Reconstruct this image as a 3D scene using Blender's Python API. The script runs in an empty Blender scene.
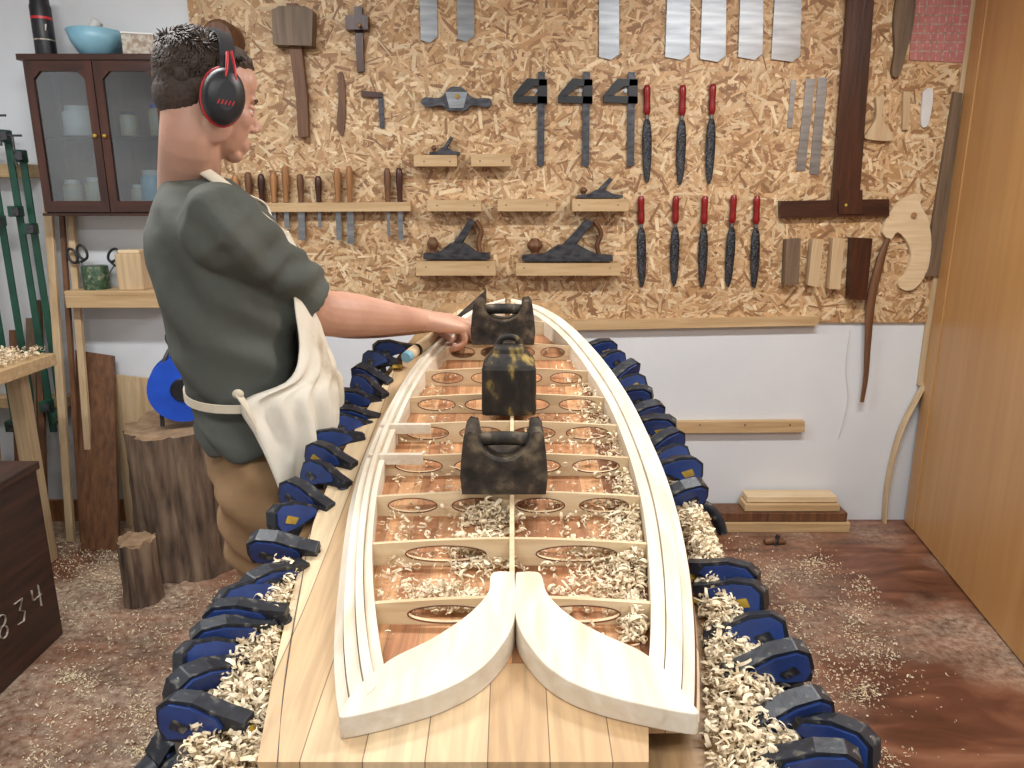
import bpy, bmesh, math, random
import numpy as np
from mathutils import Vector, Matrix, Quaternion, noise
random.seed(7)
R=random.uniform
F=740.0; PT=math.radians(14); CH=1.55
YW=3.42; YB=3.406
cs,sn=math.cos(PT),math.sin(PT)
V=Vector
# ---------------------------------------------------------------- survey helpers (photo -> real planes)
def ray(px,py):
    dx=(px-512)/F; dv=-(py-384)/F
    return V((dx,cs+dv*sn,-sn+dv*cs))
def on_y(px,py,Y):
    r=ray(px,py); t=Y/r.y
    return V((r.x*t,Y,CH+r.z*t))
def on_z(px,py,Z):
    r=ray(px,py); t=(Z-CH)/r.z
    return V((r.x*t,r.y*t,Z))
def depth(p): return p.y*cs-(p.z-CH)*sn
def ztop(d): return .972+.155*(d-1)+.15*max(0,d-1.65)**2
def th(d):
    u=min(1,max(0,(d-.74)/.36)); return .026+.024*u*u*(3-2*u)
def zsk(d): return ztop(d)-th(d)
def S(px,py,off=0,fn=None):
    fn=fn or ztop
    r=ray(px,py); lo,hi=.3,6
    for _ in range(40):
        m=(lo+hi)/2
        if CH+r.z*m>fn(r.y*m)+off: lo=m
        else: hi=m
    return V((r.x*lo,r.y*lo,CH+r.z*lo))
def SK(px,py,off=0): return S(px,py,off,zsk)
def c(r,g,b):
    f=lambda u:(u/255/12.92 if u/255<.04045 else ((u/255+.055)/1.055)**2.4)
    return (f(r),f(g),f(b),1)
# ---------------------------------------------------------------- materials
def newmat(name):
    m=bpy.data.materials.new(name); m.use_nodes=True
    nt=m.node_tree; b=nt.nodes['Principled BSDF']
    return m,nt,b
def pm(name,cols,scale=(8,8,8),rough=.6,metal=0,bump=0,detail=6,lo=.3,hi=.7,dist=0,bscale=None,rot=(0,0,0),spec=.5):
    m,nt,b=newmat(name); N=nt.nodes; L=nt.links
    tc=N.new('ShaderNodeTexCoord'); mp=N.new('ShaderNodeMapping'); mp.inputs['Scale'].default_value=scale; mp.inputs['Rotation'].default_value=rot
    nz=N.new('ShaderNodeTexNoise'); nz.inputs['Scale'].default_value=1; nz.inputs['Detail'].default_value=detail; nz.inputs['Distortion'].default_value=dist
    cr=N.new('ShaderNodeValToRGB'); e=cr.color_ramp.elements
    n=len(cols)
    e[0].position=lo; e[0].color=cols[0]; e[1].position=hi; e[1].color=cols[-1]
    for i in range(1,n-1):
        x=e.new(lo+(hi-lo)*i/(n-1)); x.color=cols[i]
    L.new(tc.outputs['Object'],mp.inputs[0]); L.new(mp.outputs[0],nz.inputs['Vector']); L.new(nz.outputs['Fac'],cr.inputs[0]); L.new(cr.outputs[0],b.inputs['Base Color'])
    b.inputs['Roughness'].default_value=rough; b.inputs['Metallic'].default_value=metal; b.inputs['Specular IOR Level'].default_value=spec
    if bump:
        bp=N.new('ShaderNodeBump'); bp.inputs['Strength'].default_value=bump; bp.inputs['Distance'].default_value=.01
        if bscale:
            n2=N.new('ShaderNodeTexNoise'); n2.inputs['Scale'].default_value=bscale; n2.inputs['Detail'].default_value=6
            L.new(tc.outputs['Object'],n2.inputs['Vector']); L.new(n2.outputs['Fac'],bp.inputs['Height'])
        else: L.new(nz.outputs['Fac'],bp.inputs['Height'])
        L.new(bp.outputs[0],b.inputs['Normal'])
    return m
def wood(name,c1,c2,axis='X',s=1,rough=.55,bump=.15,c3=None):
    sc={'X':(3*s,45*s,45*s),'Y':(45*s,3*s,45*s),'Z':(45*s,45*s,3*s)}[axis]
    return pm(name,[c1,c3,c2] if c3 else [c1,c2],sc,rough,0,bump,5,.28,.72,.6)
def stripes(name,cols,width,rough=.5,off=0,grain=.35):
    """planked timber: one colour per strip across X, grain along Y"""
    m,nt,b=newmat(name); N=nt.nodes; L=nt.links
    tc=N.new('ShaderNodeTexCoord'); sx=N.new('ShaderNodeSeparateXYZ'); L.new(tc.outputs['Object'],sx.inputs[0])
    a=N.new('ShaderNodeMath'); a.operation='MULTIPLY_ADD'; a.inputs[1].default_value=1/width; a.inputs[2].default_value=off+50; L.new(sx.outputs['X'],a.inputs[0])
    fl=N.new('ShaderNodeMath'); fl.operation='FLOOR'; L.new(a.outputs[0],fl.inputs[0])
    wn=N.new('ShaderNodeTexWhiteNoise'); wn.noise_dimensions='1D'; L.new(fl.outputs[0],wn.inputs['W'])
    cr=N.new('ShaderNodeValToRGB'); e=cr.color_ramp.elements; e[0].color=cols[0]; e[1].color=cols[-1]
    for i in range(1,len(cols)-1): e.new(i/(len(cols)-1)).color=cols[i]
    L.new(wn.outputs['Value'],cr.inputs[0])
    mp=N.new('ShaderNodeMapping'); mp.inputs['Scale'].default_value=(70,4,30); L.new(tc.outputs['Object'],mp.inputs[0])
    nz=N.new('ShaderNodeTexNoise'); nz.inputs['Scale'].default_value=1; nz.inputs['Detail'].default_value=5; nz.inputs['Distortion'].default_value=.8; L.new(mp.outputs[0],nz.inputs['Vector'])
    fr=N.new('ShaderNodeMath'); fr.operation='FRACT'; L.new(a.outputs[0],fr.inputs[0])
    gt=N.new('ShaderNodeMath'); gt.operation='LESS_THAN'; gt.inputs[1].default_value=.02; L.new(fr.outputs[0],gt.inputs[0])
    r2=N.new('ShaderNodeMapRange'); r2.inputs['From Min'].default_value=.3; r2.inputs['From Max'].default_value=.7; r2.inputs['To Min'].default_value=1-grain; r2.inputs['To Max'].default_value=1+grain*.5; L.new(nz.outputs['Fac'],r2.inputs[0])
    mx=N.new('ShaderNodeVectorMath'); mx.operation='SCALE'; L.new(cr.outputs[0],mx.inputs[0]); L.new(r2.outputs[0],mx.inputs['Scale'])
    m2=N.new('ShaderNodeMixRGB'); m2.inputs['Color2'].default_value=(.2,.12,.065,1); L.new(gt.outputs[0],m2.inputs[0]); L.new(mx.outputs[0],m2.inputs['Color1'])
    L.new(m2.outputs[0],b.inputs['Base Color']); b.inputs['Roughness'].default_value=rough
    return m
M={}
M['white']=pm('wall_paint',[c(211,215,219),c(223,226,229)],(2,2,2),.8,bump=.05,bscale=60)
M['ceil']=pm('ceiling_paint',[c(225,225,225),c(235,235,235)],(2,2,2),.9)
M['pine']=wood('pine',c(204,174,132),c(174,142,100),'X')
M['pineY']=wood('pine_lengthwise',c(216,188,142),c(190,156,108),'Y')
M['pineZ']=wood('pine_upright',c(206,182,146),c(178,148,110),'Z')
M['pale']=wood('paulownia',c(230,221,204),c(208,191,165),'Y',.8,.65)
M['ribw']=wood('rib_ply',c(226,204,168),c(204,176,136),'X',1)
M['dark']=wood('dark_wood',c(78,42,28),c(46,24,17),'Z',1,.35)
M['darkX']=wood('dark_wood_x',c(72,38,25),c(43,22,16),'X',1,.35)
M['darkC']=wood('chest_wood',c(74,47,36),c(40,28,23),'Y',.8,.5)
M['brown']=wood('brown_wood',c(124,84,54),c(82,53,34),'Z')
M['oak']=wood('oak_handle',c(174,124,76),c(130,86,50),'Z')
M['grey wood']=wood('weathered_wood',c(128,106,84),c(86,70,54),'Z')
M['steel']=pm('steel',[c(118,121,125),c(156,159,162)],(5,5,40),.38,.8,.02)
M['dsteel']=pm('dark_steel',[c(54,54,58),c(92,92,96)],(30,30,60),.42,.7,.1)
M['file']=pm('rasp_steel',[c(24,26,30),c(90,92,98)],(160,160,160),.4,.6,.5,lo=.4,hi=.65)
M['black']=pm('black_plastic',[c(18,19,22),c(34,35,39)],(20,20,20),.42,0,.05)
M['navy']=pm('navy_plastic',[c(28,46,96),c(44,70,132)],(20,20,20),.4)
M['clampb']=pm('glue_spattered_plastic',[c(20,21,25),c(32,36,46),c(150,142,118)],(60,60,60),.42,0,.1,lo=.3,hi=.84)
M['yellow']=pm('yellow_paint',[c(196,160,50),c(150,120,40)],(40,40,40),.5)
M['red']=pm('red_handle',[c(110,14,20),c(146,24,26)],(20,20,20),.3)
M['redp']=pm('red_plastic',[c(180,28,36),c(200,38,42)],(20,20,20),.35)
M['iron']=pm('cast_iron',[c(30,28,26),c(66,58,50),c(130,116,94)],(28,28,28),.62,.35,.5,lo=.32,hi=.72,detail=9)
M['irony']=pm('painted_iron',[c(34,31,28),c(56,48,40),c(176,148,72)],(30,30,14),.6,.25,.4,lo=.42,hi=.68,detail=9)
M['skin']=pm('skin',[c(182,136,114),c(202,156,132)],(10,10,10),.5,0,.05,bscale=90)
M['skin'].node_tree.nodes['Principled BSDF'].inputs['Subsurface Weight'].default_value=.06
M['skin'].node_tree.nodes['Principled BSDF'].inputs['Subsurface Radius'].default_value=(.01,.004,.002)
M['lip']=pm('lips',[c(172,108,96),c(180,114,100)],(10,10,10),.45)
M['nail']=pm('nail',[c(215,172,155),c(222,182,165)],(10,10,10),.3)
M['eye']=pm('eye_white',[c(215,212,206),c(222,220,215)],(10,10,10),.2)
M['iris']=pm('iris',[c(40,28,20),c(50,36,26)],(10,10,10),.2)
M['hair']=pm('hair',[c(38,29,22),c(76,58,45)],(60,60,60),.6,0,.3)
M['stubble']=pm('stubble_skin',[c(50,38,31),c(78,60,49)],(160,160,160),.7,0,.3)
M['shirt']=pm('shirt_cotton',[c(74,77,71),c(89,91,84)],(6,6,6),.9,0,.5,bscale=14)
M['apron']=pm('apron_canvas',[c(150,126,98),c(216,206,186),c(228,220,204)],(7,7,5),.9,0,.35,lo=.28,hi=.56,detail=8,bscale=18)
M['strap']=pm('apron_strap',[c(206,192,168),c(220,209,188)],(20,20,20),.9)
M['trouser']=pm('trouser_cotton',[c(132,102,72),c(160,128,92)],(8,8,8),.9,0,.35,bscale=20)
M['boot']=pm('boot_leather',[c(56,40,30),c(84,62,46)],(20,20,20),.6,0,.2)
M['bark']=pm('bark',[c(52,41,34),c(108,88,72),c(142,120,99)],(26,26,4),.9,0,1.0,lo=.3,hi=.7,detail=10)
M['loghead']=pm('log_end',[c(120,94,70),c(160,132,102)],(20,20,20),.85,0,.4)
M['blue']=pm('reel_blue',[c(20,70,178),c(30,86,205)],(10,10,10),.35)
M['lblue']=pm('bowl_blue',[c(120,170,190),c(140,186,204)],(10,10,10),.35)
M['whitep']=pm('white_plastic',[c(205,205,202),c(220,220,218)],(10,10,10),.4)
M['green']=pm('tin_green',[c(38,64,48),c(70,92,66),c(160,158,130)],(60,60,60),.4,.2,lo=.35,hi=.75)
M['cgreen']=pm('clamp_green',[c(22,62,50),c(34,84,66)],(10,10,10),.4,.1)
M['pink']=pm('mat_pink',[c(190,124,118),c(172,104,100)],(30,30,30),.6)
M['label']=pm('label_white',[c(190,184,172),c(150,130,110)],(60,60,60),.7,lo=.4,hi=.6)
M['shave']=pm('shaving',[c(238,224,196),c(220,198,162)],(20,20,20),.8)
M['edge']=pm('burnt_edge',[c(92,54,33),c(120,72,44)],(10,10,10),.7)
M['jar']=pm('jar_contents',[c(120,130,130),c(180,170,130),c(170,176,174)],(14,14,14),.4)
M['doorw']=wood('door_veneer',c(194,148,94),c(180,132,80),'Z',.35,.4,.03)
M['skinpanel']=stripes('cedar_planks',[c(148,98,66),c(182,128,88),c(210,160,114),c(130,84,56),c(196,144,100)],.046,.5)
M['panel']=stripes('pine_planks',[c(212,184,144),c(190,154,112),c(222,198,160),c(178,140,98),c(216,190,152)],.074,.55,.4,.2)
M['bench']=wood('bench_ply',c(168,134,94),c(120,92,62),'Y')
m,nt,b=newmat('cabinet_glass'); N=nt.nodes
tr=N.new('ShaderNodeBsdfTransparent'); gl=N.new('ShaderNodeBsdfGlossy'); gl.inputs['Roughness'].default_value=.05; mx=N.new('ShaderNodeMixShader'); mx.inputs[0].default_value=.14
tr.inputs[0].default_value=(.72,.76,.78,1)
nt.links.new(tr.outputs[0],mx.inputs[1]); nt.links.new(gl.outputs[0],mx.inputs[2]); nt.links.new(mx.outputs[0],N['Material Output'].inputs[0]); M['glass']=m
m,nt,b=newmat('osb_strands'); N=nt.nodes; at=N.new('ShaderNodeAttribute'); at.attribute_name='Col'
nz=N.new('ShaderNodeTexNoise'); nz.inputs['Scale'].default_value=90; nz.inputs['Detail'].default_value=4
hs=N.new('ShaderNodeMapRange'); hs.inputs['To Min'].default_value=.74; hs.inputs['To Max'].default_value=1.2
vm=N.new('ShaderNodeVectorMath'); vm.operation='SCALE'
nt.links.new(nz.outputs['Fac'],hs.inputs[0]); nt.links.new(at.outputs['Color'],vm.inputs[0]); nt.links.new(hs.outputs[0],vm.inputs['Scale']); nt.links.new(vm.outputs[0],b.inputs['Base Color']); b.inputs['Roughness'].default_value=.55; M['osb']=m
# floor
m,nt,b=newmat('floor_ply'); N=nt.nodes; L=nt.links
tc=N.new('ShaderNodeTexCoord')
def NZ(scale,det,map_=None,dist=0):
    n=N.new('ShaderNodeTexNoise'); n.inputs['Scale'].default_value=scale; n.inputs['Detail'].default_value=det; n.inputs['Distortion'].default_value=dist
    if map_:
        mp=N.new('ShaderNodeMapping'); mp.inputs['Scale'].default_value=map_; L.new(tc.outputs['Object'],mp.inputs[0]); L.new(mp.outputs[0],n.inputs['Vector'])
    else: L.new(tc.outputs['Object'],n.inputs['Vector'])
    return n
def RAMP(src,els):
    cr=N.new('ShaderNodeValToRGB'); e=cr.color_ramp.elements
    e[0].position=els[0][0]; e[0].color=els[0][1]; e[1].position=els[-1][0]; e[1].color=els[-1][1]
    for p,q in els[1:-1]: e.new(p).color=q
    L.new(src,cr.inputs[0]); return cr
n1=NZ(1,10,(2.6,7,4),1.2); r1=RAMP(n1.outputs['Fac'],[(.26,c(62,34,23)),(.46,c(96,58,41)),(.6,c(122,78,57)),(.75,c(150,108,83))])
n2=NZ(1.9,10); n3=NZ(38,10); n3.inputs['Roughness'].default_value=.7
sx=N.new('ShaderNodeSeparateXYZ'); L.new(tc.outputs['Object'],sx.inputs[0])
gx=N.new('ShaderNodeMapRange'); gx.inputs['From Min'].default_value=-1.4; gx.inputs['From Max'].default_value=1.4; gx.inputs['To Min'].default_value=1.20; gx.inputs['To Max'].default_value=.90; L.new(sx.outputs['X'],gx.inputs[0])
mu2=N.new('ShaderNodeMath'); mu2.operation='MULTIPLY'; L.new(n2.outputs['Fac'],mu2.inputs[0]); L.new(gx.outputs[0],mu2.inputs[1])
r2=RAMP(mu2.outputs[0],[(.42,(.0,.0,.0,1)),(.66,(1,1,1,1))])
r4=RAMP(n3.outputs['Fac'],[(.38,(.12,.12,.12,1)),(.66,(.9,.9,.9,1))])
mm=N.new('ShaderNodeMath'); mm.operation='MULTIPLY'; L.new(r2.outputs[0],mm.inputs[0]); L.new(r4.outputs[0],mm.inputs[1])
mx=N.new('ShaderNodeMixRGB'); L.new(mm.outputs[0],mx.inputs[0]); L.new(r1.outputs[0],mx.inputs[1]); mx.inputs[2].default_value=c(204,184,160)
L.new(mx.outputs[0],b.inputs['Base Color']); r3=RAMP(n2.outputs['Fac'],[(.3,(.3,.3,.3,1)),(.7,(.65,.65,.65,1))]); L.new(r3.outputs[0],b.inputs['Roughness'])
bp=N.new('ShaderNodeBump'); bp.inputs['Strength'].default_value=.15; L.new(n3.outputs['Fac'],bp.inputs['Height']); L.new(bp.outputs[0],b.inputs['Normal']); M['floor']=m
# ---------------------------------------------------------------- mesh builder
def cat(P,n):
    P=[V(p) for p in P]; out=[]; m=len(P)-1
    for i in range(n):
        t=i/(n-1)*m; k=min(int(t),m-1); u=t-k
        p0=P[max(k-1,0)];p1=P[k];p2=P[k+1];p3=P[min(k+2,m)]
        out.append(.5*((2*p1)+(p2-p0)*u+(2*p0-5*p1+4*p2-p3)*u*u+(3*p1-p0-3*p2+p3)*u**3))
    return out
def frame(d,ref=None):
    d=V(d).normalized(); ref=V(ref) if ref is not None else (V((0,0,1)) if abs(d.z)<.9 else V((1,0,0)))
    u=ref.cross(d)
    if u.length<1e-5: u=V((0,1,0)).cross(d)
    u.normalize(); v=d.cross(u); return u,v
class MB:
    def __init__(s): s.v=[];s.f=[];s.m=[];s.sm=[];s.mats=[]
    def mi(s,k):
        if k not in s.mats: s.mats.append(k)
        return s.mats.index(k)
    def add(s,vs,fs,k,smooth=False):
        o=len(s.v); i=s.mi(k); s.v+= [tuple(p) for p in vs]
        for f in fs: s.f.append([a+o for a in f]); s.m.append(i); s.sm.append(smooth)
    def box(s,ctr,size,k,rot=None,taper=1):
        ctr=V(ctr); q=rot if rot is not None else Matrix.Identity(3); vs=[]
        for z in (-.5,.5):
            tp=taper if z>0 else 1
            for x,y in ((-.5,-.5),(.5,-.5),(.5,.5),(-.5,.5)): vs.append(ctr+q@V((x*size[0]*tp,y*size[1]*tp,z*size[2])))
        s.add(vs,[(0,3,2,1),(4,5,6,7),(0,1,5,4),(1,2,6,5),(2,3,7,6),(3,0,4,7)],k)
    def bb(s,a,b,k): s.box([(a[i]+b[i])/2 for i in range(3)],[abs(a[i]-b[i]) for i in range(3)],k)
    def beam(s,p0,p1,w,h,k,ref=None):
        p0,p1=V(p0),V(p1); u,v=frame(p1-p0,ref); vs=[]
        for p in (p0,p1):
            for a,b_ in ((-1,-1),(1,-1),(1,1),(-1,1)): vs.append(p+u*a*w/2+v*b_*h/2)
        s.add(vs,[(0,3,2,1),(4,5,6,7),(0,1,5,4),(1,2,6,5),(2,3,7,6),(3,0,4,7)],k)
    def tube(s,P,rad,k,seg=12,ref=None,n=None,smooth=True,cap=True):
        if n: 
            rr=[V((r[0],r[1],0)) if isinstance(r,(tuple,list)) else V((r,r,0)) for r in rad]
            P=cat(P,n); rad=[(max(q.x,1e-4),max(q.y,1e-4)) for q in cat(rr,n)]
        P=[V(p) for p in P]; vs=[];fs=[]; u=None
        for i,p in enumerate(P):
            d=(P[min(i+1,len(P)-1)]-P[max(i-1,0)])
            if d.length<1e-9: d=V((0,0,1))
            d.normalize()
            if u is None or ref is not None: u,v=frame(d,ref)
            else:
                u=(u-d*u.dot(d)); u.normalize(); v=d.cross(u)
            r=rad[i] if isinstance(rad,(list,tuple)) else rad
            ra,rb=(r if isinstance(r,(tuple,list)) else (r,r))
            for j in range(seg):
                t=2*math.pi*j/seg; vs.append(p+u*math.cos(t)*ra+v*math.sin(t)*rb)
        for i in range(len(P)-1):
            for j in range(seg):
                a=i*seg+j;b_=i*seg+(j+1)%seg; fs.append((a,b_,b_+seg,a+seg))
        s.add(vs,fs,k,smooth)
        if cap: s.add(vs[:seg],[tuple(range(seg))[::-1]],k); s.add(vs[-seg:],[tuple(range(seg))],k)
    def cyl(s,p0,p1,r0,r1,k,seg=20): s.tube([p0,p1],[r0,r1],k,seg)
    def rings(s,Rg,k,smooth=True,cap=True):
        n=len(Rg[0]); vs=[p for r in Rg for p in r]; fs=[]
        for i in range(len(Rg)-1):
            for j in range(n):
                a=i*n+j;b_=i*n+(j+1)%n; fs.append((a,b_,b_+n,a+n))
        s.add(vs,fs,k,smooth)
        if cap: s.add(Rg[0],[tuple(range(n))[::-1]],k); s.add(Rg[-1],[tuple(range(n))],k)
    def ell(s,ctr,r,k,rot=None,seg=20,rg=14):
        ctr=V(ctr); q=rot if rot is not None else Matrix.Identity(3); vs=[]
        for i in range(1,rg):
            a=math.pi*i/rg
            for j in range(seg):
                t=2*math.pi*j/seg; vs.append(ctr+q@V((r[0]*math.sin(a)*math.cos(t),r[1]*math.sin(a)*math.sin(t),r[2]*math.cos(a))))
        n=len(vs); vs+= [ctr+q@V((0,0,r[2])),ctr+q@V((0,0,-r[2]))]; fs=[]
        for i in range(rg-2):
            for j in range(seg):
                a=i*seg+j;b_=i*seg+(j+1)%seg; fs.append((a,a+seg,b_+seg,b_))
        for j in range(seg):
            fs.append((n,j,(j+1)%seg)); o=(rg-2)*seg; fs.append((n+1,o+(j+1)%seg,o+j))
        s.add(vs,fs,k,True)
    def prism(s,pts,d,k,smooth=False):
        n=len(pts); pts=[V(p) for p in pts]; d=V(d); vs=pts+[p+d for p in pts]
        fs=[tuple(range(n)),tuple(range(n,2*n))[::-1]]
        s.add(vs,fs,k); s.add(vs,[(i,i+n,(i+1)%n+n,(i+1)%n) for i in range(n)],k,smooth)
    def flat(s,px,k,t=.008,y=YB,n=None):
        P=[on_y(a,b_,y) for a,b_ in px]
        if n: P=cat(P+[P[0]],n)[:-1]
        s.prism(P,(0,-t,0),k)
    def build(s,name,parent=None,bevel=0,keep=False):
        me=bpy.data.meshes.new(name)
        vs=np.array([tuple(p) for p in s.v],dtype=float)
        o=np.zeros(3) if keep else (vs.min(0)+vs.max(0))/2
        me.from_pydata([tuple(p) for p in vs-o],[],s.f)
        for k in s.mats: me.materials.append(M[k])
        me.polygons.foreach_set('material_index',s.m); me.polygons.foreach_set('use_smooth',s.sm)
        bm=bmesh.new(); bm.from_mesh(me); bmesh.ops.recalc_face_normals(bm,faces=bm.faces); bm.to_mesh(me); bm.free()
        me.update()
        ob=bpy.data.objects.new(name,me); ob.location=o; bpy.context.collection.objects.link(ob)
        if parent: ob.parent=parent
        if bevel:
            md=ob.modifiers.new('bevel','BEVEL'); md.width=bevel; md.segments=2; md.limit_method='ANGLE'; md.angle_limit=.6
        return ob
def empty(name,loc=(0,0,0)):
    e=bpy.data.objects.new(name,None); bpy.context.collection.objects.link(e); e.empty_display_size=.1; return e
def remesh(mb,name,voxel,smooth,parent,mat,disp=0,dscale=.05):
    ob=mb.build(name,None,0,True)
    md=ob.modifiers.new('r','REMESH'); md.mode='VOXEL'; md.voxel_size=voxel
    if smooth: sm=ob.modifiers.new('s','SMOOTH'); sm.iterations=smooth; sm.factor=.5
    dg=bpy.context.evaluated_depsgraph_get(); dg.update()
    me=bpy.data.meshes.new_from_object(ob.evaluated_get(dg)); bpy.data.objects.remove(ob)
    if disp:
        nn=[v.normal.copy() for v in me.vertices]
        for v,n_ in zip(me.vertices,nn):
            q=v.co/dscale
            if callable(disp): v.co+=n_*disp(v.co)
            else: v.co+=n_*disp*noise.noise(V((q.x,q.y,q.z*.8+q.x*.6)))
    me.materials.clear(); me.materials.append(M[mat])
    me.polygons.foreach_set('material_index',[0]*len(me.polygons)); me.polygons.foreach_set('use_smooth',[True]*len(me.polygons))
    o=bpy.data.objects.new(name,me); bpy.context.collection.objects.link(o)
    if parent: o.parent=parent
    return o
# ================================================================ ROOM
XL,XR,YF,ZC=-2.7,2.06,-1.6,2.75
def slab(name,a,b,k):
    m=MB(); m.bb(a,b,k); return m.build(name,keep=(name=='floor'))
slab('floor',(XL-.1,YF-.1,-.1),(XR+.1,YW+.1,0),'floor')
slab('ceiling',(XL-.1,YF-.1,ZC),(XR+.1,YW+.1,ZC+.1),'ceil')
slab('wall_back',(XL-.1,YW,0),(XR+.1,YW+.1,ZC),'white')
slab('wall_left',(XL-.1,YF,0),(XL,YW,ZC),'white')
slab('wall_right',(XR,YF,0),(XR+.1,YW,ZC),'white')
slab('wall_front',(XL-.1,YF-.1,0),(XR+.1,YF,ZC),'white')
m=MB(); m.bb((XL,YW-.02,0),(-1.3,YW,.11),'oak'); m.build('baseboard_back')
m=MB(); h0=V((1.985,3.38,0)); h1=V((1.60,1.12,0)); dv=(h1-h0).normalized(); nv=V((-dv.y,dv.x,0))
def dp(t,z,o): return h0+dv*t+V((0,0,z))+nv*o
Ld=(h1-h0).length
for (t0,t1,t2,ex) in ((0,.11,.045,.004),(.11,1.25,.04,0),(1.255,Ld,.04,.0)):
    P=[dp(t0,.01,ex),dp(t1-.003,.01,ex),dp(t1-.003,.01,-t2),dp(t0,.01,-t2)]
    m.prism(P,(0,0,2.6),'doorw')
p=dp(.06,2.03,.004); m.ell(p,(.012,.012,.012),'black')
for z in (.3,1.2,2.2): m.cyl(dp(.0,z,.01),dp(.0,z+.1,.01),.01,.01,'dsteel')
m.build('door_1')
# OSB board
x0,x1,z0,z1=-1.365,1.93,on_y(700,322,YW).z,2.46
osbE=empty('osb_tool_board')
m=MB(); m.bb((x0,YW-.0005,z0),(x1,YB+.0,z1),'osb'); ob=m.build('backing',osbE)
me=ob.data; ca=me.color_attributes.new('Col','FLOAT_COLOR','CORNER')
for d in ca.data: d.color=c(180,140,94)
vs=[];fs=[];cols=[]
pal=[c(206,170,128),c(217,187,147),c(192,154,112),c(178,139,97),c(226,202,164),c(200,162,119),c(160,119,80),c(210,177,134),c(219,190,149),c(146,107,73)]
NF=17000
for i in range(NF):
    L_=R(.03,.115)*R(.7,1); W_=R(.005,.020); an=random.gauss(0,.9) if random.random()<.6 else R(0,math.pi)
    cx,cz=R(x0+.01,x1-.01),R(z0+.01,z1-.01); y=YB-.0002-.0022*i/NF
    u=V((math.cos(an),0,math.sin(an))); w=V((-u.z,0,u.x)); pts=[]
    for a_,b_ in ((-1,-1),(1,-1),(1.12,.1),(.95,1),(-1,1),(-1.1,-.1)):
        q=V((cx,y+R(-.0003,.0003),cz))+u*a_*L_/2*R(.85,1)+w*b_*W_/2*R(.75,1)
        q.x=min(max(q.x,x0),x1); q.z=min(max(q.z,z0),z1); pts.append(q)
    o=len(vs); vs+=[tuple(q) for q in pts]; fs.append(tuple(range(o,o+6))); cc=random.choice(pal); f_=R(.84,1.1); cols.append((cc[0]*f_,cc[1]*f_,cc[2]*f_,1))
me=bpy.data.meshes.new('strands'); me.from_pydata(vs,[],fs); me.materials.append(M['osb'])
ca=me.color_attributes.new('Col','FLOAT_COLOR','CORNER'); arr=np.repeat(np.array(cols),6,axis=0).ravel(); ca.data.foreach_set('color',arr)
o=bpy.data.objects.new('strands',me); bpy.context.collection.objects.link(o); o.parent=osbE
m=MB(); m.bb((1.925,YB-.012,z0-.3),(1.955,YW,z1),'pineZ'); m.build('trim_1',bevel=.002)
# ================================================================ WALL TOOLS
YT=YB-.003
def T(): return MB()
m=T(); m.flat([(277,14),(284,10),(309,10),(317,14),(316,49),(278,48)],'grey wood',.07,YT); m.flat([(291,46),(303,46),(309,100),(310,137),(300,138),(298,100)],'brown',.03,YT-.012)
m.flat([(288,5),(300,5),(301,12),(290,12)],'brown',.03,YT-.012); m.build('wooden_mallet',bevel=.006)
m=T(); m.flat([(355,8),(363,8),(365,72),(358,73)],'dark',.022,YT); m.flat([(348,18),(370,18),(370,32),(348,32)],'dark',.05,YT); m.cyl(on_y(359,25,YT-.05),on_y(359,25,YT-.075),.008,.006,'oak'); m.build('marking_gauge',bevel=.002)
m=T(); m.flat([(338,74),(343,73),(346,95),(345,128),(342,136),(337,126),(339,98)],'brown',.01,YT,24); m.build('carving_tool')
m=T(); m.flat([(362,91),(383,93),(383,98),(362,97)],'dark',.016,YT); m.flat([(378,93),(383,93),(385,128),(380,128)],'dsteel',.004,YT-.004); m.build('try_square')
rk=empty('chisel_rack'); m=T(); m.flat([(235,203),(412,202),(412,211),(235,212)],'pine',.05,YT); m.build('shelf',rk,bevel=.002)
m=T()
for i,(x,yt,yb) in enumerate([(235,175,235),(248,172,240),(261,174,232),(273,172,236),(285,166,228),(300,174,240),(318,176,228),(337,168,240),(349,166,244),(387,168,236),(399,168,240)]):
    p=on_y(x,yt,YT-.03); q=on_y(x+1,202,YT-.03); e_=on_y(x+2,yb,YT-.03)
    k=['oak','brown','dark','oak'][i%4]
    m.tube([p,p.lerp(q,.1),p.lerp(q,.35),p.lerp(q,.75),q],[.008,.014,.016,.012,.012],k,10,n=10)
    m.cyl(p.lerp(q,.95),q+(e_-q)*.15,.008,.005,'dsteel',10)
    m.beam(q,e_,.014+.008*(i%3),.003,'steel',(0,1,0))
m.build('chisels',rk)
m=T(); m.flat([(421,103),(426,98),(440,99),(447,92),(452,88),(462,88),(467,93),(474,99),(488,99),(492,103),(488,108),(472,106),(466,111),(448,111),(442,106),(428,108)],'dsteel',.03,YT,48); m.flat([(446,93),(468,93),(464,109),(450,109)],'steel',.034,YT); m.cyl(on_y(457,96,YT-.03),on_y(457,96,YT-.045),.009,.009,'yellow'); m.build('spokeshave',bevel=.002)
def shelf(px0,px1,py0,py1,d=.075):
    m=T(); m.flat([(px0,py0),(px1,py0),(px1,py1),(px0,py1)],'pine',d,YT)
    for x in (px0+8,px1-8):
        p=on_y(x,(py0+py1)/2,YT-d); m.cyl(p,p+V((0,-.002,0)),.003,.003,'dsteel',8)
    return m.build('wall_shelf',bevel=.002)
for s_ in [(416,458,156,167),(472,511,155,167),(429,482,200,211),(498,555,199,211),(571,626,199,211),(418,496,260,274),(516,618,262,274)]: shelf(*s_)
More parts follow.
